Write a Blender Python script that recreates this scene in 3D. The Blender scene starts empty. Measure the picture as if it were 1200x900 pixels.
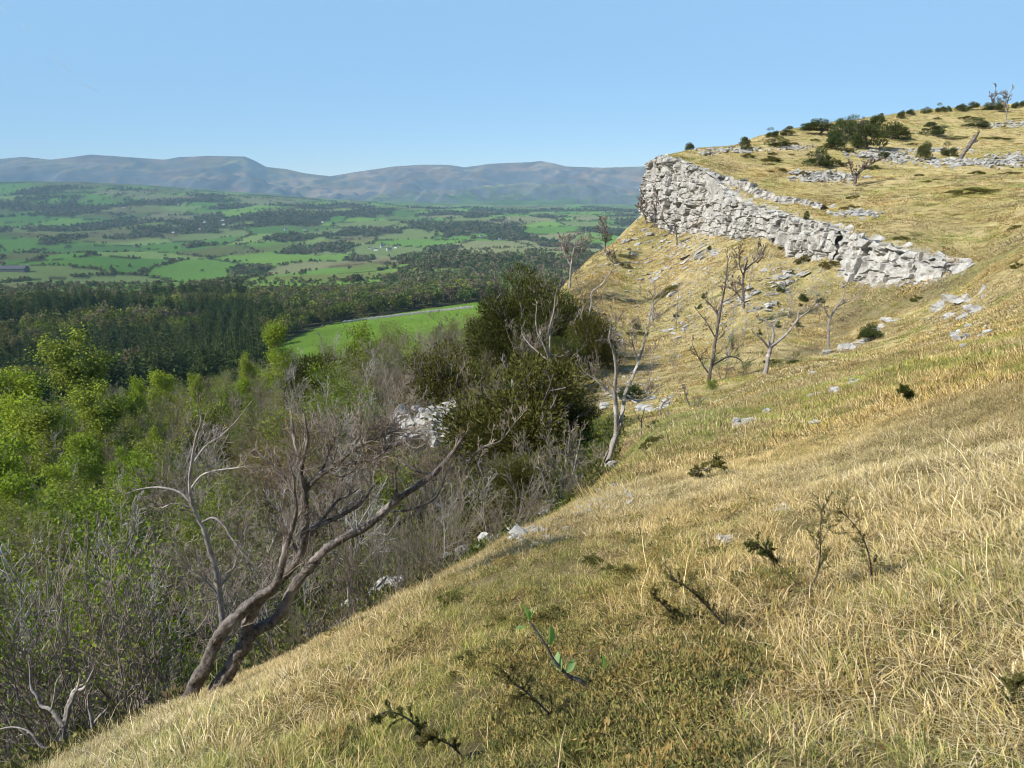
import bpy, bmesh, math, random
import numpy as np
from mathutils import Vector, Euler, Matrix

# ------------------------------------------------------------------ camera, sky, sun, exposure
SC = bpy.context.scene
COL = SC.collection
PITCH = math.atan(235.0 / 930.0)
cam_d = bpy.data.cameras.new("camera")
cam = bpy.data.objects.new("camera", cam_d)
COL.objects.link(cam)
cam.location = (0, 0, 0)
cam.rotation_euler = (math.pi / 2 - PITCH, 0, 0)
cam_d.sensor_width = 36.0
cam_d.lens = 36.0 * 930.0 / 1200.0
cam_d.clip_start = 0.1
cam_d.clip_end = 200000.0
cam_d.dof.use_dof = True
cam_d.dof.focus_distance = 9.0
cam_d.dof.aperture_fstop = 5.6
SC.camera = cam

SUN_AZ = math.radians(-114.0)      # from the view direction (+Y), positive to the right
SUN_EL = math.radians(40.0)
world = bpy.data.worlds.new("World")
SC.world = world
world.use_nodes = True
wn = world.node_tree
wn.nodes.clear()
sky = wn.nodes.new("ShaderNodeTexSky")
sky.sky_type = 'NISHITA'
sky.sun_disc = False
sky.sun_elevation = SUN_EL
sky.sun_rotation = SUN_AZ % (2 * math.pi)
sky.altitude = 200
sky.air_density = 0.7
sky.dust_density = 0.0
sky.ozone_density = 4.4
bg = wn.nodes.new("ShaderNodeBackground")
bg.inputs['Strength'].default_value = 0.113
wo = wn.nodes.new("ShaderNodeOutputWorld")
wn.links.new(sky.outputs[0], bg.inputs[0])
wn.links.new(bg.outputs[0], wo.inputs[0])
sun_d = bpy.data.lights.new("sun", 'SUN')
sun_d.energy = 5.0
sun_d.angle = math.radians(0.53)
sun_d.color = (1.0, 0.945, 0.85)
sun = bpy.data.objects.new("sun", sun_d)
COL.objects.link(sun)
SV = Vector((math.sin(SUN_AZ) * math.cos(SUN_EL), math.cos(SUN_AZ) * math.cos(SUN_EL), math.sin(SUN_EL)))
sun.rotation_euler = SV.to_track_quat('Z', 'Y').to_euler()
sun.location = (-50, 0, 80)
SC.view_settings.view_transform = 'Standard'
SC.view_settings.look = 'None'
SC.view_settings.exposure = 1.42
SC.view_settings.gamma = 1.0
SC.render.engine = 'CYCLES'
SC.cycles.pixel_filter_type = 'BLACKMAN_HARRIS'
SC.cycles.filter_width = 1.05
cy = SC.cycles
cy.max_bounces = 4
cy.diffuse_bounces = 2
cy.glossy_bounces = 1
cy.transmission_bounces = 2
cy.transparent_max_bounces = 6
cy.volume_bounces = 0
cy.use_adaptive_sampling = True
cy.adaptive_threshold = 0.015
cy.use_denoising = True
cy.denoising_input_passes = 'RGB_ALBEDO_NORMAL'

# ------------------------------------------------------------------ small helpers
rng = np.random.RandomState(11)
CP, SP = math.cos(PITCH), math.sin(PITCH)

def ray(px, py):
    """slopes x/y and z/y of the line of sight through a picture point"""
    xc = (np.asarray(px, float) - 600.0) / 930.0
    yc = (450.0 - np.asarray(py, float)) / 930.0
    dy = CP + yc * SP
    return xc / dy, (-SP + yc * CP) / dy

def at(px, py, Y):
    a, b = ray(px, py)
    return np.array([a * Y, Y, b * Y])

def proj(x, y, z):
    d = y * CP - z * SP
    d = np.where(np.abs(d) < 1e-6, 1e-6, d)
    return 600 + 930 * x / d, 450 - 930 * (y * SP + z * CP) / d

def sstep(a, b, x):
    t = np.clip((x - a) / (b - a), 0, 1)
    return t * t * (3 - 2 * t)

def hash01(ix, iy, iz, seed):
    h = (ix.astype(np.int64) * 374761393 + iy.astype(np.int64) * 668265263 + iz.astype(np.int64) * 2147483647 + seed * 974634541) & 0xFFFFFFFF
    h = ((h ^ (h >> 13)) * 1274126177) & 0xFFFFFFFF
    h = ((h ^ (h >> 16)) * 2246822519) & 0xFFFFFFFF
    h = h ^ (h >> 15)
    return (h & 0xFFFFFF) / float(0xFFFFFF)

def vnoise(x, y, z=None, seed=0):
    x = np.asarray(x, float); y = np.asarray(y, float)
    three = z is not None
    ix = np.floor(x); iy = np.floor(y)
    fx = x - ix; fy = y - iy
    ux = fx * fx * fx * (fx * (fx * 6 - 15) + 10); uy = fy * fy * fy * (fy * (fy * 6 - 15) + 10)
    if three:
        z = np.asarray(z, float); iz = np.floor(z); fz = z - iz
        uz = fz * fz * fz * (fz * (fz * 6 - 15) + 10)
        zs = ((iz, 1 - uz), (iz + 1, uz))
    else:
        zs = ((ix * 0, 1.0),)
    r = 0
    for zz, wz in zs:
        a = hash01(ix, iy, zz, seed); b = hash01(ix + 1, iy, zz, seed)
        c = hash01(ix, iy + 1, zz, seed); d = hash01(ix + 1, iy + 1, zz, seed)
        r = r + wz * (a * (1 - ux) * (1 - uy) + b * ux * (1 - uy) + c * (1 - ux) * uy + d * ux * uy)
    return r * 2 - 1

def fbm(x, y, z=None, seed=0, octaves=4, gain=0.5):
    r = 0; a = 1.0; f = 1.0; s = 0
    for o in range(octaves):
        r = r + a * vnoise(x * f, y * f, None if z is None else z * f, seed + o * 17)
        s += a; a *= gain; f *= 2.03
    return r / s

def voronoi(x, y, seed=0):
    """F1, F2 and a random value of the nearest cell"""
    ix = np.floor(x); iy = np.floor(y)
    f1 = np.full(x.shape, 9.0); f2 = np.full(x.shape, 9.0); cid = np.zeros(x.shape)
    for dx in (-1, 0, 1):
        for dy in (-1, 0, 1):
            cx = ix + dx; cyy = iy + dy
            jx = cx + hash01(cx, cyy, cx * 0, seed); jy = cyy + hash01(cx, cyy, cx * 0, seed + 5)
            d = np.hypot(x - jx, y - jy)
            c = hash01(cx, cyy, cx * 0, seed + 9)
            near = d < f1
            f2 = np.where(near, f1, np.minimum(f2, d))
            cid = np.where(near, c, cid)
            f1 = np.where(near, d, f1)
    return f1, f2, cid

def mesh_np(name, verts, faces, cols=None, smooth=False):
    """faces: list of (M,k) index arrays; cols: per-vertex rgb"""
    me = bpy.data.meshes.new(name)
    verts = np.asarray(verts, np.float32)
    if not isinstance(faces, list): faces = [faces]
    faces = [np.asarray(f, np.int32) for f in faces if len(f)]
    me.vertices.add(len(verts)); me.vertices.foreach_set('co', verts.ravel())
    nl = sum(f.size for f in faces); npoly = sum(len(f) for f in faces)
    me.loops.add(nl); me.polygons.add(npoly)
    me.loops.foreach_set('vertex_index', np.concatenate([f.ravel() for f in faces]))
    tot = np.concatenate([np.full(len(f), f.shape[1], np.int32) for f in faces])
    st = np.concatenate([[0], np.cumsum(tot)[:-1]]).astype(np.int32)
    me.polygons.foreach_set('loop_start', st)
    me.polygons.foreach_set('use_smooth', np.full(npoly, smooth, bool))
    me.update(calc_edges=True)
    if cols is not None:
        a = me.attributes.new('tint', 'FLOAT_COLOR', 'POINT')
        c4 = np.ones((len(verts), 4), np.float32); c4[:, :3] = cols
        a.data.foreach_set('color', c4.ravel())
    return me

def tag(o, label=None, cat=None, group=None, kind=None):
    if label: o['label'] = label
    if cat: o['category'] = cat
    if group: o['group'] = group
    if kind: o['kind'] = kind
    return o

def link(name, me, mats=None, parent=None, loc=None, rot=None, scale=None):
    o = bpy.data.objects.new(name, me)
    COL.objects.link(o)
    if mats is not None and me is not None and not me.materials:
        for m in (mats if isinstance(mats, (list, tuple)) else [mats]): me.materials.append(m)
    if parent is not None: o.parent = parent
    if loc is not None: o.location = [float(v) for v in loc]
    if rot is not None: o.rotation_euler = [float(v) for v in rot]
    if scale is not None: o.scale = (scale,) * 3 if np.isscalar(scale) else [float(v) for v in scale]
    return o

def empty(name, loc, rot=(0, 0, 0), scale=1.0):
    return link(name, None, loc=loc, rot=rot, scale=scale)

def copy_thing(o, loc=None, rot=None, scale=None):
    c = o.copy(); COL.objects.link(c)
    if loc is not None: c.location = [float(v) for v in loc]
    if rot is not None: c.rotation_euler = [float(v) for v in rot]
    if scale is not None: c.scale = (scale,) * 3 if np.isscalar(scale) else [float(v) for v in scale]
    for ch in o.children:
        d = ch.copy(); COL.objects.link(d); d.parent = c
    return c

# ------------------------------------------------------------------ materials
def nmat(name):
    m = bpy.data.materials.new(name); m.use_nodes = True
    nt = m.node_tree; nt.nodes.clear()
    out = nt.nodes.new('ShaderNodeOutputMaterial')
    return m, nt, out

def N(nt, kind, **kw):
    n = nt.nodes.new(kind)
    for k, v in kw.items():
        if k.startswith('i_'):
            n.inputs[k[2:].replace('_', ' ')].default_value = v
        else: setattr(n, k, v)
    return n

def ramp(nt, src, stops):
    r = nt.nodes.new('ShaderNodeValToRGB')
    el = r.color_ramp.elements
    while len(el) < len(stops): el.new(0.5)
    for e, (p, c) in zip(el, stops):
        e.position = p; e.color = (*c, 1)
    nt.links.new(src, r.inputs[0])
    return r.outputs[0]

def mixc(nt, mode, fac, a, b):
    m = nt.nodes.new('ShaderNodeMix'); m.data_type = 'RGBA'; m.blend_type = mode
    for sock, v in ((m.inputs[0], fac), (m.inputs[6], a), (m.inputs[7], b)):
        if hasattr(v, 'links'): nt.links.new(v, sock)
        elif np.isscalar(v): sock.default_value = v
        else: sock.default_value = (*v, 1)
    return m.outputs[2]

def foliage_mat(name, cols, trans=0.3, rough=0.7, inst=False, var=0.25):
    """leaf material: per-object random pick along a colour ramp, leaf-scale noise; 'tint' may be an instancer attribute"""
    m, nt, out = nmat(name)
    L = nt.links.new
    if inst:
        at_ = N(nt, 'ShaderNodeAttribute', attribute_type='INSTANCER', attribute_name='tint')
        col = at_.outputs['Color']
    else:
        oi = N(nt, 'ShaderNodeObjectInfo')
        n = len(cols)
        col = ramp(nt, oi.outputs['Random'], [(i / max(1, n - 1), c) for i, c in enumerate(cols)])
    geo = N(nt, 'ShaderNodeNewGeometry')
    rnd = ramp(nt, geo.outputs['Random Per Island'], [(0, (1 - var,) * 3), (1, (1 + var,) * 3)])
    col = mixc(nt, 'MULTIPLY', 1.0, col, rnd)
    d = N(nt, 'ShaderNodeBsdfDiffuse'); L(col, d.inputs[0])
    t = N(nt, 'ShaderNodeBsdfTranslucent'); L(mixc(nt, 'MULTIPLY', 1.0, col, (1.15, 1.1, 0.55)), t.inputs[0])
    mx = N(nt, 'ShaderNodeMixShader'); mx.inputs[0].default_value = trans
    L(d.outputs[0], mx.inputs[1]); L(t.outputs[0], mx.inputs[2])
    L(mx.outputs[0], out.inputs[0])
    return m

def bark_mat(name, a, b, scale=6.0, bump=0.4, stretch=6.0):
    m, nt, out = nmat(name); L = nt.links.new
    tc = N(nt, 'ShaderNodeTexCoord')
    mp = N(nt, 'ShaderNodeMapping'); mp.inputs['Scale'].default_value = (scale * stretch / 2, scale * stretch / 2, scale)
    L(tc.outputs['Object'], mp.inputs[0])
    n1 = N(nt, 'ShaderNodeTexNoise', i_Scale=1.0, i_Detail=6.0, i_Roughness=0.65); L(mp.outputs[0], n1.inputs['Vector'])
    n2 = N(nt, 'ShaderNodeTexNoise', i_Scale=2.3, i_Detail=3.0); L(tc.outputs['Object'], n2.inputs['Vector'])
    c1 = ramp(nt, n1.outputs[0], [(0.3, a), (0.68, b)])
    lich = ramp(nt, n2.outputs[0], [(0.54, (0, 0, 0)), (0.66, (1, 1, 1))])
    col = mixc(nt, 'MIX', lich, c1, tuple(min(1, 1.35 * v) for v in b))
    p = N(nt, 'ShaderNodeBsdfPrincipled', i_Roughness=0.85)
    p.inputs['Specular IOR Level'].default_value = 0.2
    L(col, p.inputs['Base Color'])
    bp = N(nt, 'ShaderNodeBump', i_Strength=bump, i_Distance=0.035); L(n1.outputs[0], bp.inputs['Height']); L(bp.outputs[0], p.inputs['Normal'])
    L(p.outputs[0], out.inputs[0])
    return m

def stone_mat(name, cols, scale=1.5):
    m, nt, out = nmat(name); L = nt.links.new
    tc = N(nt, 'ShaderNodeNewGeometry')
    n1 = N(nt, 'ShaderNodeTexNoise', i_Scale=scale, i_Detail=8.0, i_Roughness=0.7); L(tc.outputs['Position'], n1.inputs['Vector'])
    n2 = N(nt, 'ShaderNodeTexNoise', i_Scale=scale * 5, i_Detail=5.0, i_Roughness=0.7); L(tc.outputs['Position'], n2.inputs['Vector'])
    oi = N(nt, 'ShaderNodeObjectInfo')
    c1 = ramp(nt, n1.outputs[0], [(0.28, cols[0]), (0.5, cols[1]), (0.72, cols[2])])
    c2 = ramp(nt, n2.outputs[0], [(0.3, (0.68, 0.66, 0.62)), (0.55, (1.03, 1.03, 1.03))])
    c3 = ramp(nt, oi.outputs['Random'], [(0, (0.85, 0.84, 0.82)), (1, (1.1, 1.1, 1.1))])
    n3 = N(nt, 'ShaderNodeTexNoise', i_Scale=scale * 0.55, i_Detail=6.0, i_Roughness=0.75); L(tc.outputs['Position'], n3.inputs['Vector'])
    c1 = mixc(nt, 'MIX', ramp(nt, n3.outputs[0], [(0.56, (0, 0, 0)), (0.72, (0.75, 0.75, 0.75))]), c1, (0.36, 0.29, 0.20))
    col = mixc(nt, 'MULTIPLY', 1.0, mixc(nt, 'MULTIPLY', 1.0, c1, c2), c3)
    p = N(nt, 'ShaderNodeBsdfPrincipled', i_Roughness=0.9)
    p.inputs['Specular IOR Level'].default_value = 0.15
    L(col, p.inputs['Base Color'])
    vo = N(nt, 'ShaderNodeTexVoronoi', i_Scale=scale * 2.2); vo.feature = 'DISTANCE_TO_EDGE'; L(tc.outputs['Position'], vo.inputs['Vector'])
    mm = N(nt, 'ShaderNodeMath', operation='MINIMUM'); mm.inputs[1].default_value = 0.12; L(vo.outputs['Distance'], mm.inputs[0])
    ad = N(nt, 'ShaderNodeMath', operation='MULTIPLY_ADD'); ad.inputs[1].default_value = 2.0; L(mm.outputs[0], ad.inputs[0]); L(n2.outputs[0], ad.inputs[2])
    bp = N(nt, 'ShaderNodeBump', i_Strength=0.7, i_Distance=0.12); L(ad.outputs[0], bp.inputs['Height']); L(bp.outputs[0], p.inputs['Normal'])
    L(p.outputs[0], out.inputs[0])
    return m

def plain_mat(name, col, rough=0.7, noise=0.15, scale=2.0):
    m, nt, out = nmat(name); L = nt.links.new
    g = N(nt, 'ShaderNodeTexCoord')
    n1 = N(nt, 'ShaderNodeTexNoise', i_Scale=scale, i_Detail=4.0); L(g.outputs['Object'], n1.inputs['Vector'])
    c = ramp(nt, n1.outputs[0], [(0.3, tuple(v * (1 - noise) for v in col)), (0.7, tuple(min(1, v * (1 + noise)) for v in col))])
    p = N(nt, 'ShaderNodeBsdfPrincipled', i_Roughness=rough); L(c, p.inputs['Base Color'])
    L(p.outputs[0], out.inputs[0])
    return m

def ground_mat(name, fine):
    """albedo from the terrain's own 'tint' attribute (grass, litter, field), broken up by noise"""
    m, nt, out = nmat(name); L = nt.links.new
    a = N(nt, 'ShaderNodeAttribute', attribute_name='tint')
    g = N(nt, 'ShaderNodeNewGeometry')
    col = a.outputs['Color']
    bh = None
    for sc, amt in fine:
        n1 = N(nt, 'ShaderNodeTexNoise', i_Scale=sc, i_Detail=5.0, i_Roughness=0.6); L(g.outputs['Position'], n1.inputs['Vector'])
        col = mixc(nt, 'MULTIPLY', 1.0, col, ramp(nt, n1.outputs[0], [(0.3, (1 - amt, 1 - amt, 1 - amt)), (0.7, (1 + amt,) * 3)]))
        bh = n1
    p = N(nt, 'ShaderNodeBsdfDiffuse', i_Roughness=0.9); L(col, p.inputs[0])
    bp = N(nt, 'ShaderNodeBump', i_Strength=0.5, i_Distance=0.05); L(bh.outputs[0], bp.inputs['Height']); L(bp.outputs[0], p.inputs['Normal'])
    L(p.outputs[0], out.inputs[0])
    return m

def tinted_mat(name, trans=0.25):
    """blade / leaf material: the mesh's own 'tint' times the instancer's 'shade'"""
    m, nt, out = nmat(name); L = nt.links.new
    a = N(nt, 'ShaderNodeAttribute', attribute_name='tint')
    b = N(nt, 'ShaderNodeAttribute', attribute_type='INSTANCER', attribute_name='shade')
    col = mixc(nt, 'MULTIPLY', 1.0, a.outputs['Color'], b.outputs['Color'])
    d = N(nt, 'ShaderNodeBsdfDiffuse'); L(col, d.inputs[0])
    t = N(nt, 'ShaderNodeBsdfTranslucent'); L(col, t.inputs[0])
    mx = N(nt, 'ShaderNodeMixShader'); mx.inputs[0].default_value = trans
    L(d.outputs[0], mx.inputs[1]); L(t.outputs[0], mx.inputs[2]); L(mx.outputs[0], out.inputs[0])
    return m

M = {}
M['stone'] = stone_mat('limestone', [(0.19, 0.18, 0.16), (0.40, 0.385, 0.355), (0.53, 0.515, 0.48)], 0.9)
M['scree'] = stone_mat('scree_limestone', [(0.29, 0.28, 0.26), (0.43, 0.42, 0.395), (0.55, 0.54, 0.51)], 2.5)
M['ground'] = ground_mat('hillside_ground', [(0.35, 0.2), (1.4, 0.22), (5.0, 0.25), (24.0, 0.35), (95.0, 0.42)])
M['fell'] = ground_mat('fell_ground', [(0.0012, 0.25), (0.006, 0.30)])
M['bark'] = bark_mat('bark_dark', (0.03, 0.025, 0.022), (0.25, 0.215, 0.19), 16.0, 1.0, 3.0)
M['bark_pale'] = bark_mat('bark_pale', (0.15, 0.13, 0.112), (0.38, 0.345, 0.31), 9.0)
M['twig'] = bark_mat('twig_grey', (0.115, 0.092, 0.072), (0.32, 0.27, 0.22), 9.0)
M['twig_brown'] = bark_mat('twig_brown', (0.07, 0.052, 0.042), (0.21, 0.165, 0.135), 9.0)
M['birch_bark'] = bark_mat('birch_bark', (0.17, 0.15, 0.132), (0.42, 0.39, 0.36), 4.0)
M['yew'] = foliage_mat('yew_needles', [(0.072, 0.080, 0.022), (0.105, 0.100, 0.028), (0.070, 0.088, 0.024)], 0.18, var=0.45)
M['juniper'] = foliage_mat('juniper_needles', [(0.065, 0.09, 0.032), (0.11, 0.12, 0.04), (0.075, 0.10, 0.036)], 0.15, var=0.45)
M['juniper_low'] = foliage_mat('juniper_low_needles', [(0.13, 0.135, 0.04), (0.17, 0.14, 0.05), (0.10, 0.12, 0.035)], 0.25, var=0.45)
M['conifer'] = foliage_mat('conifer_needles', [(0.045, 0.075, 0.028), (0.07, 0.095, 0.03), (0.055, 0.08, 0.035), (0.085, 0.11, 0.033)], 0.15, var=0.4)
M['broadleaf'] = foliage_mat('broadleaf_leaves', [(0.11, 0.135, 0.038), (0.17, 0.16, 0.065), (0.09, 0.14, 0.034), (0.19, 0.22, 0.04), (0.18, 0.15, 0.095), (0.13, 0.16, 0.045)], 0.3, var=0.35)
M['birch'] = foliage_mat('birch_leaves', [(0.22, 0.31, 0.035), (0.28, 0.35, 0.042), (0.24, 0.29, 0.055)], 0.3, var=0.35)
M['green'] = foliage_mat('spring_leaves', [(0.20, 0.27, 0.035), (0.16, 0.22, 0.035), (0.25, 0.27, 0.065)], 0.32, var=0.35)
M['scrub'] = foliage_mat('scrub_leaves', [(0.16, 0.20, 0.045), (0.21, 0.20, 0.07), (0.13, 0.18, 0.04), (0.22, 0.25, 0.055)], 0.35, var=0.35)
M['russet'] = foliage_mat('russet_buds', [(0.19, 0.11, 0.055), (0.21, 0.14, 0.06), (0.16, 0.10, 0.05)], 0.25, var=0.35)
M['far_tree'] = foliage_mat('far_tree_leaves', [(0.12, 0.15, 0.06), (0.19, 0.18, 0.10), (0.12, 0.165, 0.06), (0.21, 0.19, 0.12)], 0.25, var=0.3)
M['wood_inst'] = foliage_mat('wood_mass_leaves', [(1, 1, 1)], 0.2, inst=True, var=0.35)
M['blade'] = tinted_mat('grass_blades', 0.3)
M['white_wall'] = plain_mat('white_render', (0.78, 0.77, 0.74))
M['slate'] = plain_mat('slate_roof', (0.06, 0.065, 0.075), 0.9)
M['grey_wall'] = plain_mat('grey_stone_wall', (0.36, 0.35, 0.33), 0.9, 0.3, 0.8)
M['dark_wall'] = plain_mat('dark_shed_wall', (0.10, 0.105, 0.115), 0.9)
M['wool'] = plain_mat('sheep_wool', (0.62, 0.58, 0.5), 0.95)
M['face'] = plain_mat('sheep_face', (0.08, 0.07, 0.06), 0.9)
# ------------------------------------------------------------------ terrain: one smooth hillside falling to the valley, and the limestone plateau above its cliffs
PA, PB, PC = -1.6, 0.30, -0.30            # near slope plane z = PC0 + PA x + PB y
FAR_C = [(0, [(318, 1500), (298, 2200), (276, 3000), (256, 3900), (232, 5000), (214, 6300), (219, 8500)])]
LOW = {
 -250: [(930, 13), (830, 21), (740, 36), (640, 62), (570, 92), (520, 150), (488, 250), (462, 330), (440, 420), (405, 500), (368, 650), (347, 900), (322, 1500), (300, 2200), (277, 3000), (255, 3900), (232, 5000), (216, 6300), (219, 8500)],
 0:    [(925, 9), (905, 13), (825, 21), (735, 36), (640, 60), (575, 88), (525, 150), (490, 250), (465, 330), (440, 420), (403, 500), (366, 650), (346, 900), (320, 1500), (298, 2200), (276, 3000), (255, 3900), (232, 5000), (214, 6300), (219, 8500)],
 120:  [(880, 7.5), (888, 11), (840, 17), (740, 30), (635, 52), (560, 85), (515, 150), (483, 235), (458, 330), (434, 420), (403, 500), (367, 650), (346, 900), (319, 1500), (298, 2200), (276, 3000), (255, 3900), (231, 5000), (215, 6300), (220, 8500)],
 240:  [(822, 7), (845, 11), (800, 18), (705, 30), (605, 55), (535, 90), (492, 150), (468, 230), (450, 330), (430, 420), (403, 500), (369, 650), (346, 900), (318, 1500), (298, 2200), (276, 3000), (257, 3900), (239, 5000), (225, 6300), (223, 8500)],
 430:  [(725, 8.7), (738, 13), (690, 22), (595, 38), (512, 65), (458, 110), (432, 160), (418, 250), (408, 340), (397, 420), (383, 520), (366, 640), (345, 850), (318, 1500), (298, 2200), (277, 3000), (260, 3900), (247, 5000), (239, 6500), (236, 8500)],
 590:  [(640, 12), (650, 16), (622, 24), (562, 36), (500, 48), (440, 62), (412, 85), (400, 120), (395, 170), (389, 260), (379, 360), (367, 480), (355, 620), (342, 800), (319, 1300), (300, 2000), (280, 2800), (263, 3700), (252, 5000), (245, 6500), (240, 8500)],
 700:  [(570, 18), (577, 22), (542, 30), (495, 42), (450, 52), (400, 72), (350, 90), (296, 111), (312, 125), (345, 160), (355, 260), (350, 480), (338, 800), (318, 1400), (299, 2100), (280, 2900), (264, 3800), (253, 5000), (246, 6500), (240, 8500)],
 760:  [(507, 21), (510, 26), (482, 40), (455, 50), (400, 75), (350, 93), (300, 108), (247, 119), (275, 150), (330, 230), (340, 500), (332, 900), (312, 1700), (280, 3000), (253, 5000), (242, 8500)],
 800:  [(495, 24), (500, 29), (472, 40), (440, 52), (400, 69), (350, 86), (300, 99), (274, 108), (290, 140), (330, 230), (340, 500), (332, 900), (312, 1700), (280, 3000), (253, 5000), (242, 8500)],
 850:  [(470, 31), (470, 36), (450, 45), (422, 55), (400, 62), (350, 77), (300, 91), (277, 98), (300, 140), (330, 230), (340, 500), (312, 1700), (253, 5000)],
 900:  [(440, 40), (441, 45), (415, 54), (380, 63), (340, 73), (300, 83), (276, 89), (300, 130), (330, 230), (340, 500)],
 925:  [(430, 45), (428, 50), (400, 58), (360, 68), (325, 76), (303, 82), (315, 120)],
 975:  [(412, 56), (408, 59), (380, 63), (350, 68), (300, 74), (320, 110), (335, 230)],
 1000: [(400, 58), (385, 61), (350, 66), (325, 70), (335, 100), (335, 230)],
 1060: [(372, 58), (350, 62), (330, 65), (340, 95), (330, 230)],
 1130: [(400, 30), (360, 51), (340, 57), (320, 61), (320, 100), (320, 230)],
 1200: [(400, 18), (350, 40), (325, 50), (300, 60), (290, 100), (290, 230)],
 1350: [(350, 20), (300, 38), (275, 58), (270, 100)],
 1700: [(150, 30), (150, 70)],
}
CLIFF_A = dict(top=[(757, 195, 121), (773, 186, 117), (792, 189, 113), (811, 196, 109), (829, 205, 105), (845, 221, 101.5), (858, 236, 98.5), (871, 242, 95.5), (890, 245, 91.5), (905, 249, 89), (918, 255, 86.5)],
               base=[(757, 240), (773, 251), (792, 264), (811, 281), (829, 282), (850, 281), (871, 287), (890, 280), (905, 274), (918, 268)])
CLIFF_B = dict(top=[(912, 254, 87), (935, 258, 82), (960, 263, 78), (986, 271, 74.4)],
               base=[(916, 292), (935, 303), (960, 290), (983, 282)])
CLIFF_C = dict(top=[(979, 273, 75), (1000, 279, 71.5), (1030, 289, 68.5), (1060, 297, 66), (1090, 304, 64), (1115, 311, 62.5), (1132, 317, 61.5)],
               base=[(979, 320), (1000, 326), (1030, 331), (1060, 331), (1090, 332), (1115, 328), (1132, 321)])
UP = [p for c in (CLIFF_A, CLIFF_B, CLIFF_C) for p in c['top']] + [
    (850, 214, 104.5), (871, 219, 101), (900, 233, 97), (932, 238, 93.5), (966, 244, 90), (871, 237, 98), (900, 242, 94.5), (932, 246, 89),
    (785, 182, 135), (800, 178, 150), (850, 171, 140), (850, 176, 150), (900, 158, 152), (960, 148, 166), (1020, 139, 180), (1080, 130, 192), (1130, 126, 200), (1200, 121, 212), (1350, 112, 230),
    (870, 190, 118), (930, 200, 112), (1000, 205, 110), (1100, 190, 122), (1200, 190, 118), (1350, 190, 110), (1180, 222, 88), (1000, 240, 90), (1080, 245, 82), (1100, 270, 73), (1200, 260, 68), (1200, 300, 54), (1150, 318, 57),
    (1180, 312, 54), (1250, 280, 52), (1350, 262, 50), (1000, 175, 135), (1100, 160, 150), (1200, 150, 160), (1350, 230, 70), (1700, 120, 70), (1700, 60, 200),
    (850, 190, 220), (1000, 165, 260), (1200, 145, 300)]

def to_pol(px, py, Y):
    a, b = ray(px, py)
    x = a * Y; r = math.hypot(x, Y)
    return math.atan2(x, Y), r, b * Y / r

def plane_t(az, r):
    return PA / r + PB * np.sin(az) + PC * np.cos(az)

AS = 3.0
def tps(pts, lam):
    U = np.array([[p[0] * AS, math.log(p[1])] for p in pts]); T = np.array([p[2] for p in pts])
    n = len(U)
    d2 = ((U[:, None] - U[None]) ** 2).sum(-1) + 1e-12
    K = 0.5 * d2 * np.log(d2) + lam * np.eye(n)
    Pm = np.hstack([np.ones((n, 1)), U])
    A = np.zeros((n + 3, n + 3)); A[:n, :n] = K; A[:n, n:] = Pm; A[n:, :n] = Pm.T
    w = np.linalg.solve(A, np.concatenate([T, np.zeros(3)]))
    def f(u, v):
        sh = u.shape; u = u.ravel(); v = v.ravel(); o = np.empty(len(u))
        for i in range(0, len(u), 20000):
            uu = u[i:i + 20000]; vv = v[i:i + 20000]
            q = (uu[:, None] - U[None, :, 0]) ** 2 + (vv[:, None] - U[None, :, 1]) ** 2 + 1e-12
            o[i:i + 20000] = (0.5 * q * np.log(q)) @ w[:n] + w[n] + uu * w[n + 1] + vv * w[n + 2]
        return o.reshape(sh)
    return f

low_pts = []
for px, lst in LOW.items():
    for row, Y in lst:
        a_, r_, t_ = to_pol(px, row, Y)
        low_pts.append((a_, r_, t_ - plane_t(a_, r_)))
for a_ in np.radians([-60, -45, -30, -15, 0, 15, 30, 45, 60]):
    for r_ in (1.0, 2.0, 3.2, 4.6):
        low_pts.append((a_, r_, 0.0))
for a_, r_ in ((0, 7), (0.0, 9.5), (10, 8), (10, 13), (20, 8), (20, 13), (20, 20), (30, 8), (30, 13), (30, 20), (-12, 6.4), (25, 30)):
    low_pts.append((math.radians(a_), r_, 0.0))
f_low = tps(low_pts, 0.002)
up_pts = [to_pol(*p) for p in UP]
f_up = tps(up_pts, 0.0008)

GA = np.radians(np.linspace(-60, 60, 401)); GL = np.linspace(math.log(0.9), math.log(10000), 420)
ga, gl = np.meshgrid(GA, GL, indexing='ij')
G_LOW = f_low(ga * AS, gl)
G_UP = f_up(ga * AS, np.clip(gl, math.log(20), math.log(330)))

def look(G, az, lr):
    u = np.clip((az - GA[0]) / (GA[1] - GA[0]), 0, len(GA) - 1.001); v = np.clip((lr - GL[0]) / (GL[1] - GL[0]), 0, len(GL) - 1.001)
    i = u.astype(int); j = v.astype(int); fu = u - i; fv = v - j
    return (G[i, j] * (1 - fu) * (1 - fv) + G[i + 1, j] * fu * (1 - fv) + G[i, j + 1] * (1 - fu) * fv + G[i + 1, j + 1] * fu * fv)

_top = sorted([to_pol(*p) for c in (CLIFF_A, CLIFF_B, CLIFF_C) for p in c['top']])
TOP_AZ = np.array([p[0] for p in _top]); TOP_R = np.array([p[1] for p in _top])
AZ_L, AZ_R = TOP_AZ[0], TOP_AZ[-1]
_bk = [to_pol(757, 195, 121.5), to_pol(775, 186, 150), to_pol(800, 180, 185), to_pol(840, 170, 240), to_pol(900, 160, 330)]
BK_AZ = np.array([p[0] for p in _bk]); BK_R = np.array([p[1] for p in _bk])

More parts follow.
